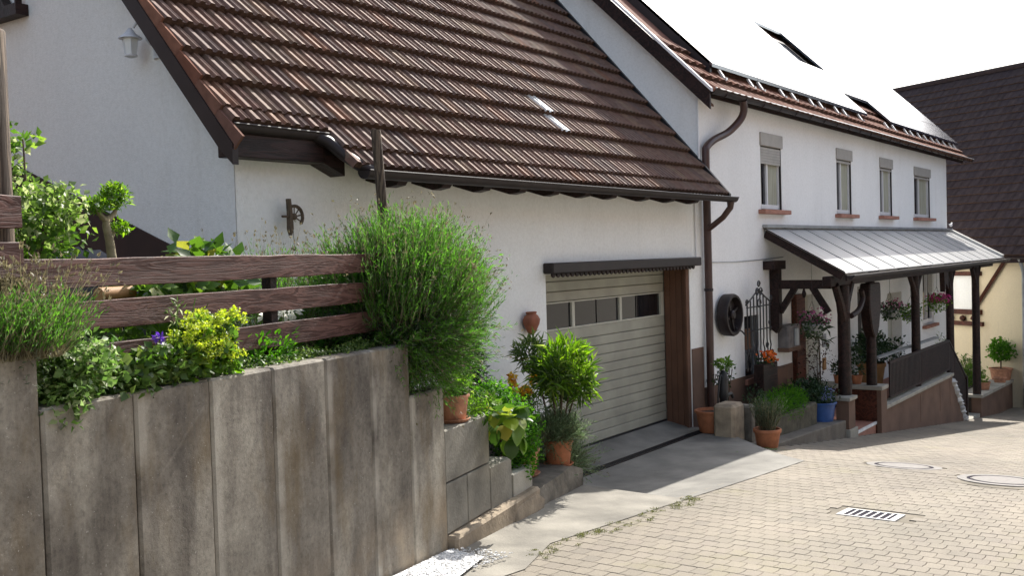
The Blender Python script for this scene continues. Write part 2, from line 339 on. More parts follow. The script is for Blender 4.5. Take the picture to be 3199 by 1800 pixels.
M['yellowf'] = leafmat('yellow_petal', [(0, (.72, .42, .03)), (.7, (.85, .62, .08)), (.9, (.6, .25, .04)), (1, (.40, .10, .03))], .3)
M['violet'] = leafmat('violet_petal', [(0, (.12, .05, .42)), (1, (.22, .10, .6))], .3)
M['bluef'] = leafmat('pale_blue_petal', [(0, (.20, .25, .55)), (1, (.45, .48, .75))], .3)
M['whitef'] = leafmat('white_petal', [(0, (.7, .7, .66)), (1, (.85, .85, .8))], .4)
M['bark'] = simple('brown_bark', (.10, .07, .045), .9, .4, 20, .5)
M['palebark'] = simple('pale_bark', (.30, .25, .16), .9, .3, 25, .5)

# ---------------------------------------------------------------- foliage
def leaves(P, A, N_, L, Wd):
    n = len(P); A = nrm(A); Sd = nrm(np.cross(A, N_)); Nn = np.cross(Sd, A)
    L = np.broadcast_to(L, (n,))[:, None]; Wd = np.broadcast_to(Wd, (n,))[:, None]
    b = P; mid = P+A*L*.5-Nn*L*.05; tip = P+A*L-Nn*L*.18
    l = P+A*L*.45+Sd*Wd*.5+Nn*L*.06; r = P+A*L*.45-Sd*Wd*.5+Nn*L*.06
    vv = np.stack([b, l, tip, r, mid], 1).reshape(-1, 3); i = np.arange(n)[:, None]*5
    F = np.concatenate([i+V(0, 1, 4)[None], i+V(1, 2, 4)[None], i+V(2, 3, 4)[None], i+V(3, 0, 4)[None]], 0).astype(int)
    return vv, F
def strips(P0, P1, P2, wd):
    """bent tapering ribbons"""
    n = len(P0); d = nrm(P2-P0); s_ = nrm(np.cross(d, rng.normal(size=(n, 3))))*np.broadcast_to(wd, (n,))[:, None]
    vv = np.stack([P0-s_, P0+s_, P1-s_*.8, P1+s_*.8, P2], 1).reshape(-1, 3); i = np.arange(n)[:, None]*5
    F = np.concatenate([i+V(0, 1, 3)[None], i+V(0, 3, 2)[None], i+V(2, 3, 4)[None]], 0).astype(int); return vv, F
class FB:
    def __init__(s): s.v = []; s.f = []; s.n = 0
    def add(s, vf):
        s.v.append(vf[0]); s.f.append(vf[1]+s.n); s.n += len(vf[0]); return s
    def build(s, name, m, parent, kind='stuff'):
        o = link(name, arr_mesh(name, np.concatenate(s.v), np.concatenate(s.f), m), parent)
        if kind: o['kind'] = kind
        return o
def sph(n): return nrm(rng.normal(size=(n, 3)))
def cloud(fb, blobs, n, L, Wd, up=.5, out=.7, lo=.45, jit=.35):
    """leaves through the outer part of a group of lumps"""
    vol = np.array([b[1][0]*b[1][1]*b[1][2] for b in blobs])**.7; k = rng.choice(len(blobs), n, p=vol/vol.sum())
    c = np.array([b[0] for b in blobs])[k]; r = np.array([b[1] for b in blobs])[k]; d = sph(n); rad = rng.uniform(lo, 1, n)[:, None]**.6
    # uneven outline
    wob = 1+.16*np.sin(d[:, :1]*7+c[:, :1]*3)+.14*np.sin(d[:, 1:2]*9+d[:, 2:]*8)
    P = c+d*r*rad*wob+rng.normal(size=(n, 3))*jit*np.mean(r, 1, keepdims=True)*.22
    A = d*out+sph(n)*.8+V(0, 0, up*.5); Nn = d*.6+sph(n)*.6+V(0, 0, up)
    s_ = rng.uniform(.6, 1.25, n)
    return fb.add(leaves(P, A, Nn, L*s_, Wd*s_))
def lavender(parent, bases, dirs_, lens, nleaf, leafL, m, mstem, flower=0., thick=.0022, bend=.25, name='foliage'):
    n = len(bases); d = nrm(dirs_); L = lens[:, None]
    bd = sph(n)*bend*L; bd[:, 2] *= .3
    P1 = bases+d*L*.55+bd*.3; P2 = bases+d*L+bd+V(0, 0, .06)*L
    st = FB().add(strips(bases, P1, P2, thick)); fo = FB()
    for q in range(nleaf):
        t_ = (q+rng.uniform(0, 1, n))/nleaf; t_ = .18+.8*t_; T = t_[:, None]
        P = (1-T)**2*bases+2*T*(1-T)*P1+T*T*P2
        A = d*.9+sph(n)*.55+V(0, 0, .25)
        fo.add(leaves(P, A, sph(n)+V(0, 0, .3), leafL*rng.uniform(.6, 1.2, n), leafL*.15))
    if flower > 0:
        k = rng.random(n) < flower; P = P2[k]; dd = nrm(P2-P1)[k]
        e = P+dd*rng.uniform(.06, .16, k.sum())[:, None]; st.add(strips(P, (P+e)/2, e, thick*.6))
        for q in range(3): st.add(leaves(e+sph(k.sum())*.006, dd+sph(k.sum())*.5, sph(k.sum()), .022, .009))
    fo.build(name, m, parent); st.build('stems', mstem, parent)
def pot(parent_name, label, loc, r, h, m, group=None, saucer=True, cat='flower pot', soil=True, rim=.12, rb=.7, kind='pot'):
    t = thing(parent_name, label, cat, loc, 0, group)
    p = MB().lathe([(r*rb, 0), (r*(rb+.05), .01), (r*.93, h*(1-rim)), (r*1.0, h*(1-rim)+.002), (r*1.03, h-.008), (r*1.0, h), (r*.9, h), (r*.88, h-.05)], 24)
    p.build('pot', m, t, True)
    if saucer: MB().lathe([(r*.85, -.004), (r*1.02, .02), (r*1.0, .024), (r*.8, .008)], 24).build('saucer', m, t, True)
    MB().lathe([(r*.1, h-.06), (r*.87, h-.055), (r*.87, h-.04), (r*.1, h-.03)], 16).build('soil', M['soil'], t)
    return t

# ---------------------------------------------------------------- ground, road, paving
xs = [-60, -6, 0, 3, 5.5, 8.3, 10, 11.5, 12.5, 18.1, 24.4, 28.5, 31, 60, 200]; ys = [-80, -20, -6, 0, 3, 5, 8, 14, 40, 150]
xs = sorted(set(xs+[3.5+.25*i for i in range(60)])); ys = sorted(set(ys+[3.8, 4.0, 4.2, 4.3, 4.45, 4.6, 4.8, 5.0, 5.15, 5.3, 5.6, 5.9, 6.1]))
def edgeG(x): return float(np.interp(x, [0, 5.5, 8.4, 11.4, 11.41, 12.9, 13.3, 18, 60], [3.9, 4.35, 4.24, 4.24, 4.8, 5.8, 5.2, 5.2, 5.2]))
mb = MB(); P = [V(x, y, g(x)-(.014 if y <= edgeG(x)+.06 or x > 32 or x < 3 else .6)) for y in ys for x in xs]; nx = len(xs)
mb.add(P, [(j*nx+i, j*nx+i+1, (j+1)*nx+i+1, (j+1)*nx+i) for j in range(len(ys)-1) for i in range(nx-1)])
ground = mb.build('road', M['joint'], kind='structure')
YE = 4.27       # kerbless edge between the pavers and the concrete strip
def edgeY(x): return float(np.interp(x, [0, 5.5, 8.4, 11.4, 12.9, 13.3, 18, 60], [3.9, 4.30, 4.22, 4.22, 5.72, 5.05, 5.0, 5.0]))
W_, D_, A_, B_ = .116, .152, .006, .008
def paver_mesh(lod):
    q4 = W_/4; o = [(0, 0), (q4, A_), (2*q4, 0), (3*q4, A_), (W_, 0), (W_+B_, D_/2), (W_, D_), (3*q4, D_+A_), (2*q4, D_), (q4, D_+A_), (0, D_), (B_, D_/2)]
    cx, cy = W_/2+B_/2, D_/2+A_/2; o = np.array([(x-cx, y-cy) for x, y in o]); gap = .0019
    sc1 = 1-gap*2/.18; sc2 = 1-gap*2/.18-.04
    top = np.c_[o*sc2, np.zeros(12)]; ch = np.c_[o*sc1, np.full(12, -.003)]; bt = np.c_[o*sc1, np.full(12, -.03)]
    vv = np.concatenate([top, ch, bt]); n = 12
    F = [tuple(range(n))]+[(i+n, (i+1) % n+n, (i+1) % n, i) for i in range(n)]+[(i+2*n, (i+1) % n+2*n, (i+1) % n+n, i+n) for i in range(n)]
    return vv, F
pv, pf = paver_mesh(0)
cells = []
MH = [(11.98, 3.10, .40), (11.42, 1.98, .42)]
R3 = np.array([CR, CU, CF])
def pix(P):
    v = R3 @ (np.array(P)-V(0, 0, CAMZ)); return (1600+3190.4*v[0]/v[2], 900-3190.4*v[1]/v[2], v[2])
i0 = int(3.0/D_); i1 = int(31/D_)
for i in range(i0, i1):
    x = (i+.5)*D_
    for j in range(-50, 52):
        y = j*W_+(W_/2 if i % 2 else 0)
        if y > edgeY(x)-.07 or y < .153*x-2.3 or y < -2.5+.0*x: continue
        if x > 30.2 and y > 4.3: continue
        if any((x-a)**2+(y-b)**2 < r*r for a, b, r in MH): continue
        if abs(x-8.69) < .25 and abs(y-2.525) < .33: continue
        if x < 5.6 and y > 4.02: continue
        cells.append((x, y))
def paver_M(x, y):
    s_ = (g(x+.1)-g(x-.1))/.2; dz = random.uniform(-.0013, .0013)
    ex = Vector((1, 0, s_+random.uniform(-.006, .006))).normalized(); ey = Vector((0, 1, random.uniform(-.006, .006))).normalized()
    ez = ex.cross(ey).normalized(); lx = -ey; ly = ex
    return Matrix(((lx.x, ly.x, ez.x, x), (lx.y, ly.y, ez.y, y), (lx.z, ly.z, ez.z, g(x)+dz), (0, 0, 0, 1)))
def score(c):
    a, b, d = pix((c[0], c[1], g(c[0])))
    return (0 if (d > 0 and -20 < a < 3220 and b < 1815) else 100)+d
cells.sort(key=score)
pm = bpy.data.meshes.new('paving_stone'); pm.from_pydata([tuple(p) for p in pv], [], pf); pm.materials.append(M['paver'])
for c in cells[:300]:
    o = link('paving_stone', pm, ground); o.matrix_local = paver_M(*c)
vv = []; ff = []
for q, c in enumerate(cells[300:]):
    Mx = np.array(paver_M(*c)); vv.append(pv @ Mx[:3, :3].T+Mx[:3, 3]); ff += [tuple(i+q*36 for i in f) for f in pf]
me = bpy.data.meshes.new('paving_stones'); me.from_pydata(np.concatenate(vv).tolist(), [], ff); me.materials.append(M['paver'])
tag(link('paving_stones', me, ground), kind='stuff')
# concrete strip along the wall foot and the garage ramp
mb = MB(); st = []
fx = [2.5, 4, 5.5, 6.2, 7.2, 7.9, 8.35]
for x in fx:
    yb = (3.30+math.tan(WA)*x*1.0) + .25
    st.append((V(x, edgeY(x)-.16 if x > 5.5 else 3.86, g(x)+.006), V(x, yb, g(x)+.02)))
P = [p for s_ in st for p in s_]; mb.add(P, [(2*i, 2*i+2, 2*i+3, 2*i+1) for i in range(len(st)-1)])
a_, b__ = st[-1]; mb.add([a_, b__, b__+V(.03, 0, -.3), a_+V(.03, 0, -.05)], [(0, 1, 2, 3)]); mb.build('concrete_strip', M['gutterc'], kind='structure')
mb = MB(); n = 12; m_ = 7; P = []
for j in range(m_+1):
    t = j/m_
    for i in range(n+1):
        s_ = i/n; xl = 8.1+.35*t; xr = 11.45+(12.95-11.45)*min(1, t*1.1); x = xl+(xr-xl)*s_
        y = 4.06*(1-t)+5.90*t; zf = g(x)+.006
        q_ = 1-(1-max(0, t-.10)/.90)**2.2; z = zf*(1-q_)+(-.005)*q_
        P.append(V(x, y, z))
mb.add(P, [(j*(n+1)+i, j*(n+1)+i+1, (j+1)*(n+1)+i+1, (j+1)*(n+1)+i) for j in range(m_) for i in range(n)])
# closing skirt at the right-hand edge, inner floor beyond the drain
mb.add([V(9.2, 6.02, -.005), V(13.02, 6.02, -.005), V(13.02, 6.2, 0), V(13.02, 6.6, .085), V(9.2, 6.6, .085), V(9.2, 6.2, 0)], [(0, 1, 2, 5), (5, 2, 3, 4)])
mb.box(8.55, 13.1, 5.86, 6.06, -.3, -.05)
mb.build('driveway_ramp', M['ramp'], smooth=True, kind='structure')
dr = thing('drain_channel', 'long dark slotted drain channel crossing the ramp in front of the garage door', 'drain', (9.0, 5.905, 0))
mb = MB(); mb.box(0, 4.05, 0, .012, -.05, .004); mb.box(0, 4.05, .1, .112, -.05, .004); mb.build('channel_edge', M['dkmetal'], dr)
mb = MB()
for i in range(100): mb.box(.02+i*.04, .04+i*.04, .012, .1, -.012, -.001)
mb.build('grating', M['iron'], dr, kind='stuff')
for (cx, cy, r), lab in zip(MH, ('round manhole cover in the paving nearer the porch', 'round manhole cover at the right edge of the paving')):
    z = g(cx); sl = (g(cx+.4)-g(cx-.4))/.8
    t = thing('manhole_cover', lab, 'manhole', (cx, cy, z), 0, 'round manhole covers in the street'); t.rotation_euler = (0, -math.atan(sl), 0)
    k = 28
    MB().lathe([(r+.16, -.03), (r+.16, -.0075), (.02, -.007), (.001, -.03)], k).build('mortar_bed', M['joint'], t)
    MB().lathe([(r*1.02, -.003), (r*1.02, .002), (r*.80, .003), (r*.80, -.02)], k).build('concrete_ring', M['ringc'], t)
    MB().lathe([(r*.79, -.02), (r*.79, .004), (r*.72, .004), (r*.72, -.02)], k).build('iron_ring', M['void'], t)
    MB().lathe([(r*.685, -.02), (r*.685, .004), (r*.05, .006), (0.001, .006)], k).build('lid', M['ringc'], t, True)
z = g(8.69); t = thing('drain_grate', 'rectangular street drain grate with pale frame set in the pavers', 'drain grate', (8.69, 2.525, z)); t.rotation_euler = (0, -math.atan((g(9)-g(8.4))/.6), 0)
MB().box(-.34, .34, -.42, .42, -.05, -.0075).build('mortar_bed', M['joint'], t)
mb = MB(); mb.box(-.17, .17, -.24, -.19, -.04, .006); mb.box(-.17, .17, .19, .24, -.04, .006); mb.box(-.17, -.145, -.19, .19, -.04, .006); mb.box(.145, .17, -.19, .19, -.04, .006)
mb.build('frame', M['palegal'], t)
for i in range(6): MB().box(-.145, .145, -.160+i*.060, -.144+i*.060, -.003, .004).build('bar', M['palegal'], t)
MB().box(-.145, .145, -.19, .19, -.02, -.0035).build('sump', M['void'], t)

# ---------------------------------------------------------------- retaining wall
rw = thing('retaining_wall', 'tall grey concrete retaining wall of upright panels with water stains', 'retaining wall')
U0 = 2.94
pan = [(-.06-.5*5, 2.16), (-2.06, 2.16), (-1.56, 2.16), (-1.06, 2.16), (-.56, 2.16)]
def wpanel(u0, u1, top, tslope=0, tl=0):
    me_ = MB(); e = .012
    me_.add([(0, 0, g(u0)-.4), (u1-u0, 0, g(u0)-.4), (u1-u0, 0, top+tslope), (0, 0, top), (0, .14, g(u0)-.4), (u1-u0, .14, g(u0)-.4), (u1-u0, .14, top+tslope), (0, .14, top)],
            [(0, 1, 2, 3), (5, 4, 7, 6), (3, 2, 6, 7), (1, 5, 6, 2), (4, 0, 3, 7), (4, 5, 1, 0)])
    o = me_.build('concrete_panel', M['conc'], rw, bevel=e)
    o.location = W(u0, 3.19, 0); o.rotation_euler = (0, 0, WA)
for k in range(6): wpanel(U0-.5*(k+1)+.004, U0-.5*k-.004, 2.15+.03*k)
for k in range(7):
    u0 = U0+.5*k; top = 1.93-.004*k if k < 6 else 1.56
    wpanel(u0+.004, u0+.496, top, -.004)
MB().add([W(U0-3, 3.22, 0), W(U0+3.49, 3.22, 0), W(U0+3.49, 3.22, 1.5), W(U0-3, 3.22, 1.5)], [(0, 1, 2, 3)]).build('joint_backing', M['block'], rw)
# garden soil behind
mb = MB(); mb.prism([(U0-3.2, 3.31), (U0+3.0, 3.31), (U0+3.0, 3.9), (6.05, 4.6), (6.4, 5.2), (6.9, 5.2)], lambda u, p: W(u, p, .2), lambda u, p: W(u, p, 1.86))
mb2 = MB(); poly = [tuple(W(U0-3.2, 3.325, 0)[:2]), tuple(W(U0+3.0, 3.325, 0)[:2]), (5.6, 6.19), (5.13, 6.19), (5.13, 12), (-4, 12), (-4, 4)]
mb2.prism(poly, lambda x, y: V(x, y, .2), lambda x, y: V(x, y, 1.86)); mb2.build('garden_soil', M['soil'], kind='structure')
mb = MB(); mb.prism([tuple(W(5.94, 3.325, 0)[:2]), tuple(W(6.43, 3.325, 0)[:2]), (6.6, 6.19), (5.61, 6.19)], lambda x, y: V(x, y, .2), lambda x, y: V(x, y, 1.5))
mb.prism([tuple(W(6.44, 3.38, 0)[:2]), tuple(W(7.2, 3.38, 0)[:2]), (7.3, 6.19), (6.61, 6.19)], lambda x, y: V(x, y, .2), lambda x, y: V(x, y, 1.16))
mb.prism([tuple(W(7.21, 3.38, 0)[:2]), tuple(W(8.1, 3.38, 0)[:2]), (8.6, 6.19), (7.31, 6.19)], lambda x, y: V(x, y, .1), lambda x, y: V(x, y, .64))
mb.prism([tuple(W(8.11, 3.45, 0)[:2]), tuple(W(9.1, 3.45, 0)[:2]), (9.2, 6.19), (8.61, 6.19)], lambda x, y: V(x, y, .05), lambda x, y: V(x, y, .42))
mb.build('terrace_soil', M['soil'], kind='structure')
# block wall stepping down to the ramp
bw = thing('block_wall', 'low wall of grey concrete blocks and stones stepping down beside the garage ramp', 'low wall')
for (u0, u1, p0, p1, z0, z1, m) in ((6.45, 7.22, 3.2, 3.4, .87, 1.24, 'block'), (6.45, 6.80, 3.2, 3.4, .50, .86, 'block'), (6.81, 7.22, 3.2, 3.4, .50, .86, 'block'),
                                   (7.23, 7.66, 3.2, 3.42, .46, .82, 'block'), (7.67, 8.09, 3.19, 3.48, .47, .67, 'slabc')):
    wbox(MB(), u0, u1, p0, p1, z0, z1).build('block', M[m], bw, bevel=.006)
wbox(MB(), 6.44, 8.1, 3.12, 3.45, .1, .49).build('footing', M['foot'], bw, bevel=.02)
def stone(u0, u1, p0, p1, z0, z1, seed, m='rock'):
    b_ = MB(); R = random.Random(seed); n = 5; P = []
    for k in range(2):
        for i in range(n+1):
            for j in range(n+1): pass
    import bmesh
    bm = bmesh.new(); bmesh.ops.create_cube(bm, size=1); bmesh.ops.subdivide_edges(bm, edges=bm.edges, cuts=3, use_grid_fill=True)
    me = bpy.data.meshes.new('stone')
    for v in bm.verts:
        c = v.co; rr = .985-.10*(abs(c.x*2)**6*abs(c.z*2)**6+abs(c.y*2)**6*abs(c.z*2)**6)
        q = Vector((c.x*rr, c.y*rr, c.z*rr))+Vector((R.uniform(-.03, .03), R.uniform(-.03, .03), R.uniform(-.03, .03)))
        v.co = Vector(W(u0+(u1-u0)*(q.x+.5), p0+(p1-p0)*(q.y+.5), z0+(z1-z0)*(q.z+.5)))
    bm.to_mesh(me); bm.free(); me.materials.append(M[m]); me.shade_smooth(); me.set_sharp_from_angle(angle=math.radians(35)); return link('stone', me, bw)
stone(8.12, 9.32, 3.14, 3.62, .12, .475, 3); stone(7.5, 8.14, 3.10, 3.3, .1, .46, 5, 'foot'); stone(9.2, 9.5, 3.3, 3.7, .05, .33, 8)
# white gravel patch at the wall foot
MB().add([W(4.7, 3.17, g(W(4.7, 3.17, 0)[0])+.034), W(6.42, 3.17, g(W(6.42, 3.17, 0)[0])+.034), W(6.32, 2.86, g(W(6.3, 2.98, 0)[0])+.03), W(5.5, 2.76, g(W(5.5, 2.84, 0)[0])+.03), W(4.7, 2.88, g(W(4.7, 2.9, 0)[0])+.03)], [(0, 1, 2, 3, 4)]).build('white_gravel_bed', M['white_stone'], kind='structure')
wg = MB(); 
for i in range(1300):
    u = random.uniform(4.9, 6.5); p = random.uniform(2.72, 3.17)
    if p < 2.95-.25*(u-4.9) + .12: continue
    x, y, _ = W(u, p, 0); r = random.uniform(.005, .011); wg.blob((x, y, g(x)+.032+r*.3), (r, r*random.uniform(.7, 1.2), r*.6), 5, 3, .2, i)
wg.build('white_gravel', M['white_stone'], label='patch of bright white gravel at the foot of the concrete wall', cat='gravel', kind='stuff')

# ---------------------------------------------------------------- fence
fe = thing('plank_fence', 'dark brown fence of three long rough planks above the retaining wall', 'fence')
def fboard(u0, u1, z0, z1, par=None, p=3.40, th=.032, name='board'):
    b_ = MB(); n = 14; L = u1-u0; P = []; R = random.Random(int(z0*100)+int(u0*10))
    wz = [R.uniform(-.004, .004) for _ in range(n+1)]
    for (yy) in (0, th):
        for e, zz in ((0, z0), (1, z1)):
            for i in range(n+1): P.append(V(L*i/n, yy, zz+wz[i]*(1 if e else -1)))
    m_ = n+1
    F = [(i, i+1, m_+i+1, m_+i) for i in range(n)]+[(2*m_+i+1, 2*m_+i, 3*m_+i, 3*m_+i+1) for i in range(n)]+[(m_+i, m_+i+1, 3*m_+i+1, 3*m_+i) for i in range(n)]+[(i+1, i, 2*m_+i, 2*m_+i+1) for i in range(n)]
    F += [(0, m_, 3*m_, 2*m_), (n, 2*m_+n, 3*m_+n, m_+n)]
    o = b_.add(P, F).build(name, M['board'], par or fe, bevel=.003); o.location = W(u0, p, 0); o.rotation_euler = (0, 0, WA); return o
fboard(3.06, 5.98, 2.385, 2.51); fboard(3.06, 5.98, 2.195, 2.325); fboard(3.06, 5.98, 2.0, 2.128)
def fpost(u, p, z0, z1, s_=.07, par=None, m='dkwood', name='post', round_=0, lean=(0, 0), lab=None):
    b_ = MB()
    if round_: b_.tube([W(u-lean[0], p-lean[1], z0), W(u-lean[0]*.5, p-lean[1]*.5, (z0+z1)/2), W(u, p, z1-.01), W(u, p, z1)], [round_*1.05, round_, round_*.98, round_*.9], 14)
    else: wbox(b_, u-s_/2, u+s_/2, p, p+s_, z0, z1)
    o = b_.build(name, M[m], par or fe, bool(round_)); return o
fpost(4.82, 3.436, 1.8, 2.50, .06); fpost(5.9, 3.436, 1.8, 2.5, .06); fpost(3.16, 3.436, 1.8, 2.5, .08)
fr = thing('plank_fence', 'end of a higher brown plank fence by the round post at the left edge', 'fence')
fboard(.8, 3.045, 2.635, 2.765, fr, 3.36); fboard(.8, 3.045, 2.44, 2.578, fr, 3.36); fboard(.8, 3.045, 2.25, 2.38, fr, 3.36)
po = fpost(3.03, 3.50, 1.8, 3.44, m='pole', round_=.075, name='round_post'); po.parent = None; tag(po, 'thick round wooden post at the left edge of the picture', 'post')
po = fpost(6.25, 3.56, 1.8, 3.37, m='pole', round_=.036, name='round_post', lean=(-.17, 0)); po.parent = None; tag(po, 'thin leaning wooden pole rising out of the big lavender', 'post')

# ---------------------------------------------------------------- tiled roofs
def tile_geo(kind):
    if kind == 'ribbed':       # smooth roll, trough, ribbed roll, trough
        pr = [(0, .002), (.008, .028), (.050, .024), (.066, .004), (.088, .0), (.100, .002), (.108, .026), (.117, .028), (.124, .021), (.133, .027), (.140, .020), (.150, .025), (.162, .004), (.197, .0)]
        w_, e = .2, .33
    elif kind == 'small': pr = [(0, .0), (.04, .028), (.10, .034), (.15, .02), (.2, .0), (.24, .0)]; w_, e = .24, .33
    else: pr = [(0, .0), (.05, .012), (.11, .014), (.17, .003), (.3, .0)]; w_, e = .3, .33
    lo = .068 if kind != 'flat' else .04; hi = lo-(.062 if kind != 'flat' else .03)*(e+.05)/e; L = e+.05
    n = len(pr); P = [V(x, 0, z+lo-.022) for x, z in pr]+[V(x, 0, z+lo) for x, z in pr]+[V(x, L, z+hi) for x, z in pr]
    P[0][2] = lo-.02
    for q in range(n): P[q][2] = lo-.045+.4*pr[q][1]
    F = [(i, i+1, n+i+1, n+i) for i in range(n-1)]+[(n+i, n+i+1, 2*n+i+1, 2*n+i) for i in range(n-1)]
    P += [V(pr[0][0], L, hi-.03), V(pr[-1][0], L, hi-.03)]
    F += [(0, n, 2*n, 3*n), (n-1, 3*n+1, 3*n-1, 2*n-1)]
    return np.array(P), F, w_, e
def pr_n(kind): return {'ribbed': range(14), 'small': range(6)}.get(kind, range(5))
def tile_roof(roof, o, ex, ey, ez, cols, rows, kind, m, nobj, skip=None, s0=0., shift=None, special=None, name='roof_tile'):
    """o origin at the eaves, ex along them, ey up the slope"""
    P, F, w_, e = tile_geo(kind); R3_ = np.array([ex, ey, ez]).T
    items = []
    for r in range(rows):
        for c in range(cols):
            if skip and skip(r, c): continue
            org = np.array(o)+np.array(ex)*c*w_+np.array(ey)*(s0+r*e+(shift(r, c) if shift else 0))
            a, b, d = pix(org+np.array(ex)*w_/2+np.array(ey)*.15)
            vis = d > 0 and -60 < a < 3260 and -60 < b < 1860
            items.append(((0 if vis else 1000)+d, r, c, org))
    items.sort(key=lambda t: t[0])
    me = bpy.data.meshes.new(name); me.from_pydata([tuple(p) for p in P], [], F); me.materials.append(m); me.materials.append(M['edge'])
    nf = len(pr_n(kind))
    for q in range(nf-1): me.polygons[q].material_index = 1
    if special: ms = me.copy(); ms.materials[0] = M['glass_tile']
    k = 0; rest = []
    for it in items:
        sp = special and (it[1], it[2]) in special
        if k < nobj or sp:
            k += 1; o_ = link(name if not sp else 'glass_tile', ms if sp else me, roof)
            jz = random.uniform(-.0035, .0035); Mx = np.eye(4); ang = random.uniform(-.006, .006)
            exr = np.array(ex)*math.cos(ang)+np.array(ey)*math.sin(ang); eyr = np.array(ey)*math.cos(ang)-np.array(ex)*math.sin(ang)
            Mx[:3, 0] = exr; Mx[:3, 1] = eyr; Mx[:3, 2] = ez; Mx[:3, 3] = it[3]+np.array(ez)*jz; o_.matrix_local = Matrix(Mx.tolist())
        else: rest.append(it[3]+np.array(ez)*random.uniform(-.0035, .0035))
    if rest:
        n = len(P); vv = (P @ R3_.T)[None]+np.array(rest)[:, None]; ff = [tuple(i+q*n for i in f) for q in range(len(rest)) for f in F]
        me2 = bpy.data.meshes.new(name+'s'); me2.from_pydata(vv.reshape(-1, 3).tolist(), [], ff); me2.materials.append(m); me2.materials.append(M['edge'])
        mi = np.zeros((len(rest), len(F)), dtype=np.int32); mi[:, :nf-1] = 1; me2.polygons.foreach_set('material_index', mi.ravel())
        tag(link(name+'s', me2, roof), kind='stuff')

def wall_holes(mb, x0, x1, z0f, z1, y, th, holes):
    """front wall in the plane y with openings; z0 = bottom"""
    X = sorted({x0, x1, *[h[0] for h in holes], *[h[1] for h in holes]}); Z = sorted({z0f, z1, *[h[2] for h in holes], *[h[3] for h in holes]})
    for i in range(len(X)-1):
        for j in range(len(Z)-1):
            cx, cz = (X[i]+X[i+1])/2, (Z[j]+Z[j+1])/2
            if any(h[0] < cx < h[1] and h[2] < cz < h[3] for h in holes): continue
            mb.add([V(X[i], y, Z[j]), V(X[i+1], y, Z[j]), V(X[i+1], y, Z[j+1]), V(X[i], y, Z[j+1])], [(0, 1, 2, 3)])
            mb.add([V(X[i], y+th, Z[j]), V(X[i+1], y+th, Z[j]), V(X[i+1], y+th, Z[j+1]), V(X[i], y+th, Z[j+1])], [(3, 2, 1, 0)])
    for a, b, c, d in holes:
        mb.add([V(a, y, c), V(b, y, c), V(b, y, d), V(a, y, d), V(a, y+th, c), V(b, y+th, c), V(b, y+th, d), V(a, y+th, d)], [(0, 4, 5, 1), (1, 5, 6, 2), (2, 6, 7, 3), (3, 7, 4, 0)])
    return mb
def rawbuild(mb, name, m, parent):
    me = bpy.data.meshes.new(name); me.from_pydata(mb.v, [], mb.f); me.materials.append(m); return link(name, me, parent)

# ---------------------------------------------------------------- garage building
ga = thing('garage_building', 'white garage building with steep mottled brown tiled roof and beige sectional door', 'garage')
GS = 1.136; gl = math.hypot(1, GS); EY = (0, 1/gl, GS/gl); EZ = (0, -GS/gl, 1/gl); EX = (1, 0, 0)
XG, XH = 5.146, 13.39
wf = wall_holes(MB(), XG, XH, -.3, 3.34, 6.2, .35, [(9.38, 13.0, -.3, 2.24)])
rawbuild(wf, 'front_wall', M['plaster'], ga)
mb = MB(); zt = lambda y: 3.50+GS*(y-6.242)
mb.prism([(6.21, .5), (13.5, .5), (13.5, 8), (10.35, zt(10.35)), (6.21, zt(6.21))], lambda y, z: V(XG, y, z), lambda y, z: V(XG+.3, y, z)); mb.build('gable_wall', M['plaster'], ga)
mb = MB(); mb.prism([(6.25, 1.6), (12, 1.6), (12, 3.6), (9.2, 3.42), (6.25, 2.365)], lambda y, z: V(XG-.022, y, z), lambda y, z: V(XG-.001, y, z)); mb.build('sloping_plinth', M['plinthd'], ga)
roof = MB(); zr = lambda y: 3.2+GS*(y-5.79)
roof.prism([(6.1, zr(6.1)-.02), (10.6, zr(10.6)-.02), (10.6, zr(10.6)-.16), (6.1, zr(6.1)-.16)], lambda y, z: V(4.99, y, z), lambda y, z: V(13.38, y, z))
roof = roof.build('roof', M['dkwood'], ga)
o = V(4.97, 5.79, 3.2)
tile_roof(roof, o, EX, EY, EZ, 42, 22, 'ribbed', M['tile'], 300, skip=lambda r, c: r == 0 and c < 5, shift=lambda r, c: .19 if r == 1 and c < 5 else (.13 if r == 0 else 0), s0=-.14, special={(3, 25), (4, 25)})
# verge: dark barge board with clay verge flanges
mb = MB(); mb.prism([(5.96, zr(5.96)-.18), (6.10, zr(6.10)-.22), (10.6, zr(10.6)-.22), (10.6, zr(10.6)-.03), (5.96, zr(5.96)-.03)], lambda y, z: V(4.93, y, z-.02), lambda y, z: V(4.985, y, z-.02)); mb.build('barge_board', M['dkmetal'], ga)
mb = MB(); mb.prism([(6.1, zr(6.1)-.24), (10.6, zr(10.6)-.24), (10.6, zr(10.6)-.19), (6.1, zr(6.1)-.19)], lambda y, z: V(4.986, y, z-.02), lambda y, z: V(5.145, y, z-.02)); mb.build('verge_soffit', M['dkwood'], ga)
vme = MB(); vme.prism([(0, -.06), (.34, -.11), (.34, .03), (0, .075)], lambda y, z: V(0, y, z), lambda y, z: V(.02, y, z)); vme = vme.mesh('verge_tile', M['tile2'])
for r in range(1, 22):
    o_ = link('verge_tile', vme, ga); Mx = np.eye(4); Mx[:3, 1] = EY; Mx[:3, 2] = EZ; Mx[:3, 3] = V(4.945, 5.79, 3.2)+np.array(EY)*(-.14+r*.33)-V(.0, 0, 0); o_.matrix_local = Matrix(Mx.tolist())
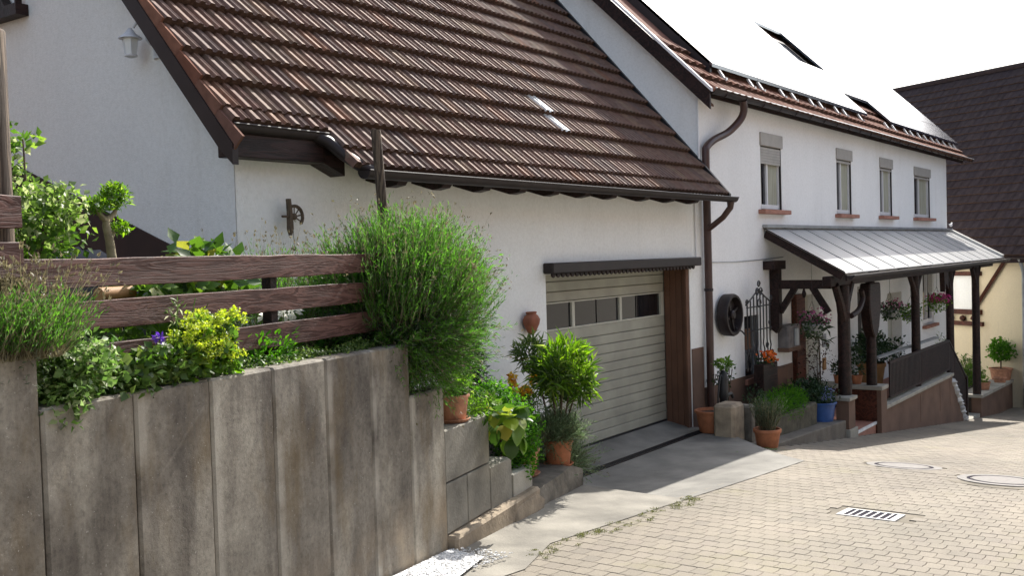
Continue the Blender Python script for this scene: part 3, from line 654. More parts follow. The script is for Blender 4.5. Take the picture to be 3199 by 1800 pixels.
# flashing up the house wall
mb = MB(); mb.prism([(5.72, zr(5.72)+.02), (10.6, zr(10.6)+.02), (10.6, zr(10.6)+.15), (5.72, zr(5.72)+.12)], lambda y, z: V(13.33, y, z), lambda y, z: V(13.385, y, z)); mb.build('wall_flashing', M['iron'], ga)
# boxed eaves at the left, rafters and gutters
MB().box(4.99, 5.92, 6.03, 6.199, 3.262, 3.49).build('fascia_box', M['dkwood'], ga, bevel=.006)
MB().prism([(5.921, 3.262), (6.15, 3.17), (6.15, 3.35), (5.921, 3.47)], lambda x, z: V(x, 6.03, z), lambda x, z: V(x, 6.199, z)).build('fascia_return', M['dkwood'], ga)
def gutter(x0, x1, y, z, r=.062, k=9, m='dkmetal', parent=None, dz=0):
    mb = MB(); P = []
    for x, zz in ((x0, z), (x1, z+dz)):
        for j in range(k+1):
            a = math.pi+math.pi*j/k; P.append(V(x, y+r*math.cos(a), zz+r*math.sin(a)))
        for j in range(k+1):
            a = 2*math.pi-math.pi*j/k; P.append(V(x, y+(r-.006)*math.cos(a), zz+(r-.006)*math.sin(a)))
    n = 2*(k+1); F = [(i, (i+1) % n, n+(i+1) % n, n+i) for i in range(n)]
    F += [tuple(range(k+1)), tuple(n+i for i in range(k, -1, -1))]
    mb.add(P, F); mb.tube([V(x0, y-r, z), V(x1, y-r, z+dz)], .009, 6); return mb.build('gutter', M[m], parent, True)
gutter(4.97, 5.93, 6.05, 3.50, .072, parent=ga); gutter(6.06, 13.52, 5.73, 3.19, .068, parent=ga)
mb = MB(); pts = [(5.84, 6.04, 3.47), (5.92, 5.98, 3.43), (6.0, 5.88, 3.32), (6.06, 5.80, 3.25), (6.14, 5.76, 3.2), (6.22, 5.74, 3.19)]; mb.tube(pts, [.055, .052, .05, .05, .052, .056], 10); mb.build('gutter_link', M['dkmetal'], ga, True)
for x in (6.63, 7.24, 7.85, 8.45, 9.07, 9.71, 10.3, 11.1, 11.8, 12.5):
    mb = MB(); mb.prism([(5.78, 3.17), (5.84, 3.10), (5.95, 3.085), (6.199, 3.16), (6.199, 3.36), (5.80, 3.19)], lambda y, z, x=x: V(x-.06, y, z), lambda y, z, x=x: V(x+.06, y, z)); mb.build('rafter_end', M['dkwood'], ga)
MB().box(6.0, 13.38, 5.90, 6.198, 3.345, 3.37).build('eaves_board', M['dkwood'], ga)
# outlet elbow from gutter to the downpipe at the right end
MB().tube([(13.42, 5.74, 3.17), (13.42, 5.75, 3.05), (13.40, 5.85, 2.92), (13.42, 6.0, 2.82), (13.44, 6.1, 2.76)], [.06, .045, .042, .042, .042], 10).build('gutter_outlet', M['brmetal'], ga, True)
# garage door with slats and glazed strip
gd = MB(); gd.box(9.1, 13.25, 6.63, 6.68, -.2, 2.5); gd.box(13.001, 13.2, 6.552, 6.629, -.2, 2.4); gd.box(9.1, 9.379, 6.552, 6.629, -.2, 2.4); gd.box(9.1, 13.2, 6.552, 6.629, 2.401, 2.5); gd = gd.build('garage_door', M['slat'], ga)
zs = [.10+.1205*i for i in range(18)]
for i, z in enumerate(zs):
    if 1.56 < z+.06 < 1.90: continue
    z1 = z+.1165
    if z < 1.56 < z1+.02: z1 = 1.565
    mb = MB(); mb.prism([(6.574, z+.001), (6.568, z+.006), (6.568, z1-.008), (6.574, z1-.002), (6.60, z1), (6.60, z)], lambda y, q: V(9.35, y, q), lambda y, q: V(12.93, y, q)); mb.build('door_slat', M['slat'], gd)
for a, b in ((9.42, 9.90), (9.94, 10.50), (10.56, 11.10), (11.13, 11.67), (11.73, 12.14), (12.17, 12.84)):
    MB().box(a, b, 6.595, 6.605, 1.585, 1.885).build('window_pane', M['glass'], gd)
mb = MB(); mb.box(9.35, 12.93, 6.566, 6.62, 1.565, 1.585); mb.box(9.35, 12.93, 6.566, 6.62, 1.885, 1.90)
for a, b in ((9.35, 9.42), (10.50, 10.56), (11.67, 11.73), (12.84, 12.93)): mb.box(a, b, 6.567, 6.621, 1.586, 1.884)
mb.build('window_frame', M['cream'], gd)
MB().box(9.35, 12.93, 6.56, 6.64, .075, .10).build('bottom_seal', M['iron'], gd)
for i in range(4): MB().box(12.935, 12.999, 6.205+.09*i, 6.29+.09*i, -.02, 2.237).build('reveal_board', M['brownp'], ga, bevel=.004)
MB().box(12.90, 12.934, 6.205, 6.235, 0, 2.235).build('door_rail', M['brownp'], ga)
lt = MB().box(9.33, 13.12, 6.06, 6.199, 2.255, 2.375).build('lintel_beam', M['dkmetal'], ga, bevel=.012)
mb = MB()
for i in range(37): mb.prism([(0, .0), (.012, -.035), (.04, -.05), (.068, -.035), (.08, 0)], lambda x, z, i=i: V(9.36+.0985*i+x, 6.10, 2.26+z), lambda x, z, i=i: V(9.36+.0985*i+x, 6.12, 2.26+z))
mb.build('scalloped_trim', M['dkwood'], ga)
MB().box(13.02, 13.385, 6.185, 6.199, -.2, 1.09).build('plinth', M['brownw'], ga, label='brown painted plinth strip')

# timber bracket high on the gable
mb = MB(); mb.box(5.02, 5.14, 8.95, 11, 4.78, 4.88); mb.bar((5.08, 9.2, 4.85), (5.08, 9.75, 5.5), .09, .1); mb.box(5.05, 5.11, 9.0, 9.02, 4.88, 5.0)
mb.build('balcony_beam', M['dkwood'], ga)

# ---------------------------------------------------------------- main house
ho = thing('white_house', 'long white two-storey house with roof covered by glaring solar panels', 'house')
HS = .98; hl = math.hypot(1, HS); HY = (0, 1/hl, HS/hl); HZ = (0, -HS/hl, 1/hl); zh = lambda y: 4.70+HS*(y-5.95)
XE = 28.6
wins = [(15.70, 16.62, 3.09, 4.30), (19.52, 20.44, 3.08, 4.31), (22.42, 23.37, 3.09, 4.31), (25.28, 26.80, 3.09, 4.27)]
holes = wins+[(25.95, 27.05, .48, 1.72), (14.9, 15.5, .45, 1.42), (17.4, 18.4, -.6, 1.62), (20.7, 21.7, -.6, 1.64), (22.85, 24.0, -.5, 1.40)]
rawbuild(wall_holes(MB(), XH, XE, -3.2, 4.95, 6.2, .3, holes), 'front_wall', M['plaster2'], ho)
def hpoly(x0, x1): 
    return MB().prism([(6.21, 2.0), (13.6, 2.0), (13.6, 5.6), (10.4, zh(10.4)-.25), (6.21, zh(6.21)-.2)], lambda y, z: V(x0, y, z), lambda y, z: V(x1, y, z))
hpoly(XH-.001, XH+.25).build('gable_wall', M['plaster2'], ho)
MB().prism([(6.21, -3.2), (13.6, -3.2), (13.6, 5.6), (10.4, zh(10.4)-.25), (6.21, zh(6.21)-.2)], lambda y, z: V(XE-.25, y, z), lambda y, z: V(XE+.001, y, z)).build('far_gable_wall', M['plaster2'], ho)
mb = MB(); mb.prism([(6.08, zh(6.08)-.02), (10.6, zh(10.6)-.02), (10.6, zh(10.6)-.2), (6.08, zh(6.08)-.2)], lambda y, z: V(13.21, y, z), lambda y, z: V(30.1, y, z))
hr = mb.build('roof', M['dkwood'], ho)
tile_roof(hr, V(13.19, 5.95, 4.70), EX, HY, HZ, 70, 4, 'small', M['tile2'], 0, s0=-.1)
mb = MB(); mb.prism([(6.1, zh(6.1)), (10.6, zh(10.6)), (10.6, zh(10.6)+.03), (6.1, zh(6.1)+.03)], lambda y, z: V(13.25, y, z), lambda y, z: V(30.05, y, z)); mb.build('upper_tiles', M['tile2'], ho)
mb = MB(); mb.prism([(5.9, zh(5.9)-.24), (10.6, zh(10.6)-.24), (10.6, zh(10.6)+.015), (5.9, zh(5.9)+.015)], lambda y, z: V(13.15, y, z), lambda y, z: V(13.19, y, z)); mb.build('barge_board', M['dkwood'], ho)
mb = MB(); mb.prism([(5.86, zh(5.86)+.035), (10.6, zh(10.6)+.035), (10.6, zh(10.6)+.085), (5.86, zh(5.86)+.085)], lambda y, z: V(13.11, y, z), lambda y, z: V(13.17, y, z)); mb.build('verge_trim', M['frame'], ho)
mb = MB(); mb.prism([(5.95, zh(5.95)-.23), (10.4, zh(10.4)-.23), (10.4, zh(10.4)-.2), (5.95, zh(5.95)-.2)], lambda y, z: V(13.191, y, z), lambda y, z: V(13.39, y, z)); mb.build('verge_soffit', M['brownp'], ho)
MB().box(13.21, 30.0, 5.98, 6.199, 4.71, 4.74).build('eaves_soffit', M['shutter'], ho)
gutter(13.2, 30.17, 5.89, 4.69, .062, parent=ho, dz=.03)
MB().tube([(13.2, 5.825, 4.70), (30.17, 5.825, 4.73)], .011, 6).build('gutter_rim_highlight', M['bright'], ho)  # bright strip stands in for the highlight on the dark gutter rim
for i in range(24):
    x = 13.6+i*.7; mb = MB(); mb.tube([(x, 5.825, 4.70), (x, 5.84, 4.64), (x, 5.89, 4.61), (x, 5.95, 4.64), (x, 6.02, 4.72)], .008, 5); mb.build('gutter_bracket', M['dkmetal'], ho)
# solar panels
sp = MB(); sp.prism([(6.24, zh(6.24)+.03), (10.3, zh(10.3)+.03), (10.3, zh(10.3)+.24), (6.24, zh(6.24)+.24)], lambda y, z: V(13.93, y, z), lambda y, z: V(14.0, y, z))
arr = sp.build('solar_array', M['dkmetal'], ho)
def solar(x0, x1, y0, y1):
    m_ = MB(); 
    m_.prism([(y0, zh(y0)+.19), (y1, zh(y1)+.19), (y1, zh(y1)+.245), (y0, zh(y0)+.245)], lambda y, z: V(x0, y, z), lambda y, z: V(x1, y, z)); o_ = m_.build('solar_panel', M['panel'], arr)
    return o_
rows_ = [(6.20, 6.70), (6.715, 7.38), (7.395, 8.40), (8.415, 9.4), (9.415, 10.4)]
for ri, (a, b) in enumerate(rows_):
    x = 13.93; k = 0
    while x < 29.9:
        x1 = x+1.735
        if ri == 0:
            if 21.3 < x < 23.3: x = 23.4; continue
            x1 = min(x1, 21.6) if x < 21.6 else x1
        if ri == 2 and abs(x-20.93) < .3: x += 1.75; continue
        x1 = min(x1, 30.04)
        if x1-x > .3: solar(x, x1, a, b)
        x += 1.75
for x0, x1, y0, y1 in ((21.1, 22.5, 7.5, 8.3),):
    mb = MB(); mb.prism([(y0, zh(y0)+.03), (y1, zh(y1)+.03), (y1, zh(y1)+.10), (y0, zh(y0)+.10)], lambda y, z: V(x0, y, z), lambda y, z: V(x1, y, z)); sw = mb.build('skylight', M['dkmetal'], ho, bevel=.01)
    mb = MB(); mb.prism([(y0+.1, zh(y0+.1)+.101), (y1-.1, zh(y1-.1)+.101), (y1-.1, zh(y1-.1)+.106), (y0+.1, zh(y0+.1)+.106)], lambda y, z: V(x0+.1, y, z), lambda y, z: V(x1-.1, y, z)); mb.build('pane', M['glass'], sw)
for x in (14.2, 15.3, 15.7, 16.65, 17.2, 18.1, 18.6, 19.5, 20.0, 21.0, 22.9, 23.5, 24.5, 25.0, 25.7, 26.3, 27.0, 27.6, 28.3, 29.0, 29.5):
    mb = MB(); mb.bar((x, 6.12, zh(6.12)+.10), (x, 6.22, zh(6.22)+.16), .06, .03); mb.box(x-.03, x+.03, 6.09, 6.115, zh(6.1)+.04, zh(6.1)+.15); mb.build('snow_guard', M['bright'], ho)
# upper windows with roller shutter boxes and sandstone sills
for i, (a, b, c, d) in enumerate(wins):
    wn = MB().box(a-.03, b+.05, 6.30, 6.42, c, d).build('window', M['glass'], ho)
    # box above, part-lowered shutter
    drop = .26 if i == 0 else .04
    mb = MB(); mb.box(a-.02, b+.02, 6.17, 6.295, d-.18, d+.03); mb.build('shutter_box', M['shutter'], wn, bevel=.008)
    mb = MB()
    for k in range(int(drop/.045)+1): mb.box(a+.03, b-.03, 6.205, 6.222, d-.2-.045*(k+1)+.004, d-.2-.045*k)
    mb.build('shutter_slat', M['shutter'], wn)
    mb = MB(); z1 = d-.19
    for q in (a+.002, b-.052): mb.box(q, q+.05, 6.235, 6.29, c+.02, z1)
    mb.box(a+.052, b-.052, 6.236, 6.289, c+.02, c+.09); mb.box(a+.38*(b-a), a+.38*(b-a)+.05, 6.237, 6.288, c+.09, z1); mb.build('frame', M['frame'], wn)
    MB().box(a+.05, a+.38*(b-a), 6.268, 6.28, c+.09, z1).build('pane', M['glass'], wn)
    mb = MB()
    for k in range(9):
        q0 = a+.46*(b-a)+k*(.5*(b-a))/9; mb.tube([(q0, 6.285, c+.09), (q0, 6.285, z1)], .03, 5)
    mb.build('curtain', M['curtain'], wn)
    MB().box(a-.12, b+.12, 6.08, 6.26, c-.07, c+.0).build('window_sill', M['sill'], wn, bevel=.006)
    MB().box(a-.004, a+.03, 6.205, 6.225, c, d-.18).build('guide_rail', M['shutter'], wn); MB().box(b-.03, b+.004, 6.205, 6.225, c, d-.18).build('guide_rail', M['dkmetal'], wn)
# ground floor window right, cellar window, doors
wn = MB().box(25.93, 27.07, 6.32, 6.44, .46, 1.74).build('window', M['glass'], ho)
mb = MB(); 
for q in (25.95, 26.48, 27.0): mb.box(q, q+.05, 6.24, 6.3, .5, 1.7)
mb.box(26.0, 27.0, 6.241, 6.299, .5, .6); mb.build('frame', M['frame'], wn)
mb = MB()
for k in range(10): mb.box(26.55, 27.0, 6.225, 6.238, 1.25+.045*k, 1.29+.045*k)
mb.build('shutter_slat', M['shutter'], wn); MB().box(25.85, 27.15, 6.1, 6.3, .40, .47).build('window_sill', M['sill'], wn)
cw = MB().box(14.88, 15.52, 6.24, 6.44, .43, 1.44).build('cellar_window', M['glass'], ho); MB().box(14.95, 15.2, 6.205, 6.235, .9, 1.22).build('shutter', M['brownp'], cw)
mb = MB(); mb.box(14.9, 14.93, 6.21, 6.239, .45, 1.42); mb.box(15.3, 15.33, 6.21, 6.239, .45, 1.42); mb.build('frame', M['greymetal'], cw)
MB().box(14.86, 15.56, 6.14, 6.199, .36, .448).build('stone_sill', M['sill'], ho)
d1 = MB().box(17.38, 18.42, 6.42, 6.5, -.6, 1.64).build('house_door', M['cream'], ho); MB().box(17.46, 17.86, 6.405, 6.419, .95, 1.5).build('door_pane', M['curtain'], d1); MB().tube([(17.95, 6.38, .35), (17.95, 6.38, .7)], .015, 6).build('handle', M['bright'], d1)
MB().box(16.95, 17.38, 6.10, 6.199, -.5, 1.66).build('door_jamb', M['rdwood'], ho, bevel=.01)
MB().box(18.5, 18.66, 6.17, 6.199, .62, .86).build('doorbell_panel', M['greymetal'], ho); MB().box(18.5, 18.64, 6.17, 6.199, .2, .42).build('letter_slot', M['ywood'], ho)
d2 = MB().box(20.68, 21.72, 6.42, 6.5, -.6, 1.66).build('terrace_door', M['shutter'], ho); MB().box(20.8, 21.6, 6.40, 6.419, .3, 1.5).build('door_pane', M['glass'], d2)
d3 = MB().box(22.83, 24.02, 6.42, 6.5, -.5, 1.42).build('closed_shutter', M['cream'], ho)
MB().box(13.4, 17.0, 6.185, 6.199, -.8, .5).build('plinth', M['brownw'], ho)
MB().tube([(13.7, 6.19, 2.29), (14.6, 6.19, 2.275), (15.5, 6.19, 2.285), (16.6, 6.19, 2.31)], .007, 5).build('cable', M['greymetal'], ho)
mb = MB(); mb.tube([(13.20, 6.185, 3.3), (13.21, 6.185, 2.36)], .012, 6); mb.box(13.12, 13.33, 6.16, 6.199, 2.28, 2.35); mb.build('cable_box', M['frame'], ga)
MB().tube([(13.36, 6.18, 3.35), (13.36, 6.18, 4.7)], .014, 6).build('cable_duct', M['frame'], ho)
# house downpipe with swan neck
pts = [(14.30, 5.89, 4.64), (14.34, 5.90, 4.50), (14.30, 5.95, 4.36), (14.08, 6.04, 4.18), (13.72, 6.10, 4.05), (13.50, 6.12, 3.93), (13.46, 6.12, 3.80), (13.46, 6.12, 3.0), (13.46, 6.12, 1.4), (13.44, 6.12, .1)]
def smooth_path(p, n=4):
    p = [V(*q) for q in p]; out = []
    for i in range(len(p)-1):
        a, b, c, d = p[max(i-1, 0)], p[i], p[i+1], p[min(i+2, len(p)-1)]
        for k in range(n):
            t = k/n; out.append(.5*((2*b)+(-a+c)*t+(2*a-5*b+4*c-d)*t*t+(-a+3*b-3*c+d)*t**3))
    out.append(p[-1]); return out
MB().tube(smooth_path(pts), .055, 12).build('downpipe', M['brmetal'], ho, True)
for z in (3.5, 1.9, .6): MB().tube([(13.46, 6.12, z-.02), (13.46, 6.12, z+.02)], .064, 12).build('pipe_clip', M['dkmetal'], ho)

# ---------------------------------------------------------------- porch: slabs, walls, railing, canopy
pc = thing('porch_terrace', 'raised porch of brown rendered walls with pale coping and steps', 'porch')
MB().prism([(12.85, -.135), (16.0, -.27), (16.0, -1.2), (12.85, -1.0)], lambda x, z: V(x, 5.0, z), lambda x, z: V(x, 6.19, z)).build('front_slab', M['foot2'], pc, bevel=.01)
MB().box(16.3, 17.78, 5.05, 6.18, -1.2, -.56).build('entrance_step', M['sill'], pc, bevel=.01)
MB().box(16.3, 17.78, 5.03, 5.06, -.60, -.555).build('step_edge', M['white_stone'], pc)
MB().box(16.3, 17.78, 5.45, 6.17, -.555, -.36).build('upper_step', M['sill'], pc)
pl = MB().box(16.02, 16.34, 4.96, 5.16, -.9, .03).build('entrance_pillar', M['brownw'], pc); MB().box(15.98, 16.38, 4.93, 5.2, .03, .085).build('coping', M['slabc'], pl, bevel=.008)
MB().box(15.98, 16.38, 4.93, 5.2, -.9, -.42).build('pillar_base', M['slabc'], pl)
sw = MB().box(17.8, 18.12, 4.97, 6.16, -1.2, -.02).build('side_wall', M['rdwood'], pc); MB().box(17.76, 18.16, 4.93, 6.15, -.02, .05).build('coping', M['slabc'], sw, bevel=.008)
MB().box(17.79, 18.13, 4.955, 5.03, -1.2, -.021).build('side_wall_end', M['brownw'], pc)
fw = MB().prism([(18.13, -.40), (23.35, -.40), (23.35, -.62), (23.6, -.62), (23.6, -.84), (23.85, -.84), (23.85, -1.06), (24.1, -1.06), (24.1, -1.28), (24.4, -1.28), (24.4, -2.2), (18.13, -2.2)], lambda x, z: V(x, 5.0, z), lambda x, z: V(x, 5.16, z)).build('front_wall', M['brownw'], pc)
MB().box(18.13, 23.37, 4.965, 5.2, -.40, -.335).build('coping', M['slabc'], fw, bevel=.008)
for x in (20.6, 22.2, 23.1): MB().box(x, x+.012, 4.996, 5.0, -1.0, -.45).build('crack', M['brownp'], fw)
MB().box(18.13, 23.3, 5.17, 6.18, -2.2, -.42).build('porch_floor', M['sill'], pc)
for i in range(6):
    x = 23.36+.25*i; z = -.40-.22*(i+1)
    MB().box(x, x+.28, 5.17, 6.15, -2.6, z+.0).build('step', M['slabc'], pc, bevel=.006)
    for q in range(3): MB().blob((x+.03+.09*q, 5.04, z+.09-.06*q), (.085, .13, .075), 7, 4, .2, i*3+q).build('edge_stone', M['white_stone'], pc, True)
MB().box(24.9, 26.3, 5.02, 6.1, -2.6, -1.64).build('landing', M['slabc'], pc)
# railing
ra = thing('porch_railing', 'dark vertical-bar railing on the porch wall and down its steps', 'railing')
MB().box(18.75, 23.4, 5.055, 5.105, .33, .375).build('top_rail', M['dkwood'], ra); MB().box(18.75, 23.4, 5.06, 5.10, -.28, -.25).build('bottom_rail', M['dkwood'], ra)
MB().bar((23.4, 5.08, .35), (25.05, 5.08, -.62), .05, .045).build('sloping_rail', M['dkwood'], ra); MB().bar((23.4, 5.08, -.3), (25.05, 5.08, -1.3), .03, .03).build('sloping_bottom_rail', M['dkwood'], ra)
MB().bar((18.7, 5.30, .43), (23.3, 5.30, .43), .11, .03).build('handrail', M['greymetal'], ra)
bm_ = MB().box(-.03, .03, -.012, .012, 0, .60).mesh('baluster', M['dkwood'])
for i in range(52): o_ = link('baluster', bm_, ra); o_.location = (18.8+i*.0905, 5.08, -.265)
for i in range(18):
    t_ = i/17; o_ = link('baluster', bm_, ra); o_.location = (23.45+1.55*t_, 5.08, -.29-.99*t_)
MB().box(25.04, 25.12, 5.04, 5.12, -2.0, -.60).build('end_post', M['dkwood'], ra)
# canopy
ca = thing('porch_canopy', 'lean-to porch canopy with milky roof sheets on dark carved timber posts', 'canopy')
CX0, CX1 = 15.75, 28.9; cz = lambda y: 2.745+(y-6.2)*(.745/1.32)
n = 14; cw_ = (CX1-CX0)/n
for i in range(n):
    a = CX0+i*cw_; mb = MB(); P = []; k = 8
    for (yy) in (4.88, 6.19):
        for j in range(k+1): P.append(V(a+.002+(cw_-.004)*j/k, yy, cz(yy)+.05+.006*(j % 2)))
        for j in range(k, -1, -1): P.append(V(a+.002+(cw_-.004)*j/k, yy, cz(yy)+.04))
    q = 2*(k+1); mb.add(P, [(j, (j+1) % q, q+(j+1) % q, q+j) for j in range(q)]+[tuple(range(q))[::-1], tuple(range(q, 2*q))]); mb.build('roof_sheet', M['canopy'], ca)
for i in range(n+1):
    a = CX0+i*cw_; MB().bar((a, 4.9, cz(4.9)+.055), (a, 6.19, cz(6.19)+.055), .02, .016).build('glazing_bar', M['canopy'] if i else M['dkwood'], ca)
for i in range(8):
    a = CX0+.08+i*(CX1-CX0-.2)/7; MB().bar((a, 4.95, cz(4.95)-.04), (a, 6.19, cz(6.19)-.04), .08, .12).build('rafter', M['dkwood'], ca)
MB().bar((CX1-.05, 4.9, cz(4.9)+.09), (CX1-.05, 6.15, cz(6.15)+.09), .22, .04).build('verge_flashing', M['bright'], ca)
MB().box(CX0-.02, CX1+.02, 6.12, 6.199, 2.80, 2.85).build('wall_flashing', M['greymetal'], ca)
MB().box(CX0-.05, CX1-.3, 5.10, 5.24, 1.84, 2.0).build('front_beam', M['dkwood'], ca, bevel=.01)
MB().box(CX0-.02, CX1, 4.86, 4.89, 1.93, 2.02).build('fascia_board', M['dkwood'], ca)
gutter(CX0-.05, CX1+.1, 4.80, 2.01, .055, parent=ca)
MB().box(15.98, 16.1, 5.2, 6.18, 1.80, 1.94).build('tie_beam', M['dkwood'], ca); 
wp = MB().prism([(6.04, 2.12), (6.19, 2.12), (6.19, 1.15), (6.10, 1.08), (6.04, 1.18)], lambda y, z: V(15.97, y, z), lambda y, z: V(16.11, y, z)).build('wall_post', M['dkwood'], ca)
MB().box(15.7, 16.2, 6.0, 6.19, 2.12, 2.26).build('wall_plate', M['dkwood'], ca)
for (a, b) in (((16.04, 6.05, 1.42), (16.04, 5.78, 1.84)), ((16.04, 5.26, 1.42), (16.04, 5.52, 1.84))): MB().bar(a, b, .09, .09, (1, 0, 0)).build('knee_brace', M['dkwood'], ca)
MB().lathe([(.02, -.12), (.04, -.06), (.02, 0), (.01, .08)], 8, (16.04, 5.65, 1.78)).build('hanging_knob', M['dkwood'], ca)
def cpost(x, y, z0, z1, r, fork=None, panel=None):
    p_ = MB().tube([(x, y, z0), (x+.01, y, (z0+z1)/2), (x, y, z1)], [r*1.1, r, r*.95], 10).build('post', M['dkwood'], ca, True)
    if fork:
        for s_ in (-1, 1): MB().tube([(x, y, z1-fork), (x+s_*.16, y, z1-fork*.45), (x+s_*.40, y, z1+.02)], [r*.8, r*.65, r*.6], 8).build('fork_brace', M['dkwood'], ca, True)
    if panel:
        MB().prism([(-.30, 0), (.30, 0), (.33, -.2), (.32, -.45), (.2, -.78), (.06, -.95), (-.06, -.95), (-.2, -.78), (-.32, -.45), (-.33, -.2)], lambda a, c: V(x+a, y-.09, z1-.02+c), lambda a, c: V(x+a, y+.09, z1-.02+c)).build('carved_panel', M['dkwood'], ca, bevel=.02)
cpost(16.35, 5.12, -.35, 1.84, .105, .62); cpost(17.93, 5.15, .05, 1.84, .085, None, True); cpost(20.95, 5.15, -.34, 1.84, .085, .42); cpost(23.9, 5.15, -.9, 1.84, .085, .45); cpost(26.5, 5.12, -1.75, 1.84, .09, .5)
MB().tube(smooth_path([(16.35, 5.0, 1.35), (16.75, 5.0, 1.42), (16.98, 5.0, 1.6), (16.9, 5.0, 1.74)]), .045, 8).build('curved_bracket', M['dkwood'], ca, True)
MB().prism([(25.9, 0), (26.3, 0), (26.3, -.4), (26.1, -.26), (25.95, -.44)], lambda a, c: V(a-2.7, 5.1, 1.86+c), lambda a, c: V(a-2.7, 5.2, 1.86+c)).build('carved_bracket', M['dkwood'], ca)
bird = MB(); bird.blob((28.6, 6.1, 2.93), (.07, .04, .04), 8, 5); bird.blob((28.67, 6.1, 2.98), (.03, .025, .025), 6, 4); bird.bar((28.5, 6.1, 2.93), (28.4, 6.1, 2.96), .03, .01)
bird.build('roof_ornament', M['frame'], None, True, label='small white bird ornament on the far end of the canopy roof', cat='ornament')

# planter wall and yellow house at the far right
pw = thing('planter_wall', 'low brown wall with pale coping in front of the ochre house', 'planter wall')
MB().prism([(26.35, -1.27), (31.0, -1.40), (31.0, -2.8), (26.35, -2.6)], lambda x, z: V(x, 5.0, z), lambda x, z: V(x, 5.22, z)).build('wall_face', M['brownw'], pw)
MB().prism([(26.3, -1.27), (31.03, -1.40), (31.03, -1.33), (26.3, -1.20)], lambda x, z: V(x, 4.96, z), lambda x, z: V(x, 5.5, z)).build('coping', M['slabc'], pw)
MB().prism([(26.3, -1.3), (31.0, -1.43), (31.0, -2.8), (26.3, -2.6)], lambda x, z: V(x, 5.23, z), lambda x, z: V(x, 6.6, z)).build('soil', M['soil'], pw)
yh = thing('ochre_house', 'old ochre rendered house with timber window frame under a big dark brown tiled roof', 'house')
YA = math.radians(62); dy = V(math.cos(YA), math.sin(YA), 0); ny = V(math.sin(YA), -math.cos(YA), 0)   # ny points back towards the camera side... set below
YP = V(30.35, 4.62, 0); back = V(math.sin(YA), -math.cos(YA), 0)
if back @ V(1, 0, 0) < 0: back = -back
def Y(a, b, z): return YP+dy*a+back*b+V(0, 0, z)     # a along the facade (away), b into the house
def ybox(mb, a0, a1, b0, b1, z0, z1):
    P = [Y(a, b, z) for z in (z0, z1) for b in (b0, b1) for a in (a0, a1)]
    return mb.add(P, [(0, 2, 3, 1), (4, 5, 7, 6), (0, 1, 5, 4), (2, 6, 7, 3), (0, 4, 6, 2), (1, 3, 7, 5)])
ybox(MB(), -.12, 12, 0, .3, -3.5, 2.3).build('front_wall', M['yellow'], yh)
ybox(MB(), -.12, .2, .301, 9, -3.5, 2.3).build('side_wall', M['yellow'], yh)
p_ = math.tan(math.radians(50)); yl = math.hypot(1, p_)
yr = MB(); yr.prism([(-.35, 2.5-.42), (4.6, 2.5+4.6*p_), (9.5, 2.4), (9.4, 2.2), (4.6, 2.3+4.6*p_), (-.3, 2.3-.42)], lambda b, z: Y(-6.2, b, z), lambda b, z: Y(12.3, b, z)); yr = yr.build('roof', M['tile3'], yh)
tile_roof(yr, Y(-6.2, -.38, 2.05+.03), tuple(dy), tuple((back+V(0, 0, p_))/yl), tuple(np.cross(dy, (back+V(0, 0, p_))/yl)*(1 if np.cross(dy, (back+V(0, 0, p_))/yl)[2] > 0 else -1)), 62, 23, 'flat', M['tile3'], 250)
MB().tube([Y(-6.2, 4.6, 2.55+4.6*p_), Y(12.3, 4.6, 2.55+4.6*p_)], .1, 8).build('ridge', M['tile3'], yh)
ybox(MB(), -6.2, 12, -.36, 0, 1.98, 2.02).build('eaves_board', M['dkwood'], yh)
for a in np.arange(.2, 6, .7): ybox(MB(), a, a+.1, -.3, 0, 2.02, 2.14).build('rafter_end', M['dkwood'], yh)
# timber members round the loggia window
for nm, a0, a1, z0, z1 in (('timber_post', 2.62, 2.80, .25, 1.75), ('timber_post', 1.45, 1.62, .3, 1.9), ('timber_rail', 1.35, 2.9, .42, .56), ('timber_rail', 1.35, 2.9, 1.52, 1.64), ('timber_rail', 1.3, 3.0, .10, .22)):
    ybox(MB(), a0, a1, -.1, -.001, z0, z1).build(nm, M['rdwood'], yh)
ybox(MB(), 1.62, 2.62, -.02, -.001, .56, 1.52).build('pale_infill', M['plaster'], yh)
for (a, z, b, zz) in ((.55, 1.98, 1.55, .62),): MB().bar(Y(a, -.06, z), Y(b, -.06, zz), .10, .09, (0, 1, 0)).build('timber_brace', M['rdwood'], yh)
mb = MB()
for a in (1.55, 1.95, 2.35, 2.75): mb.blob(Y(a, -.08, .31), (.14, .1, .08), 7, 4, .2, int(a*10))
mb.build('carved_rail', M['rdwood'], yh)
MB().tube([Y(-.05, -.30, 2.0), Y(-.05, -.2, 1.8), Y(-.02, -.09, 1.6), Y(-.02, -.09, .2), Y(-.02, -.09, -2.3)], .05, 10).build('downpipe', M['greymetal'], yh, True)
MB().prism([(29.9, 4.55), (30.9, 4.62), (33, 4.5), (33, 3.9), (30.4, 4.0), (29.8, 4.25)], lambda x, y: V(x, y, -2.6), lambda x, y: V(x, y, g(30)-.0+.02)).build('kerb', M['slabc'], kind='structure')
ph = thing('pale_house', 'sliver of a pale house beyond the grey downpipe at the right edge', 'house')
ybox(MB(), -6.1, -.14, .05, 5, -3.5, 2.3).build('wall', M['plaster2'], ph)

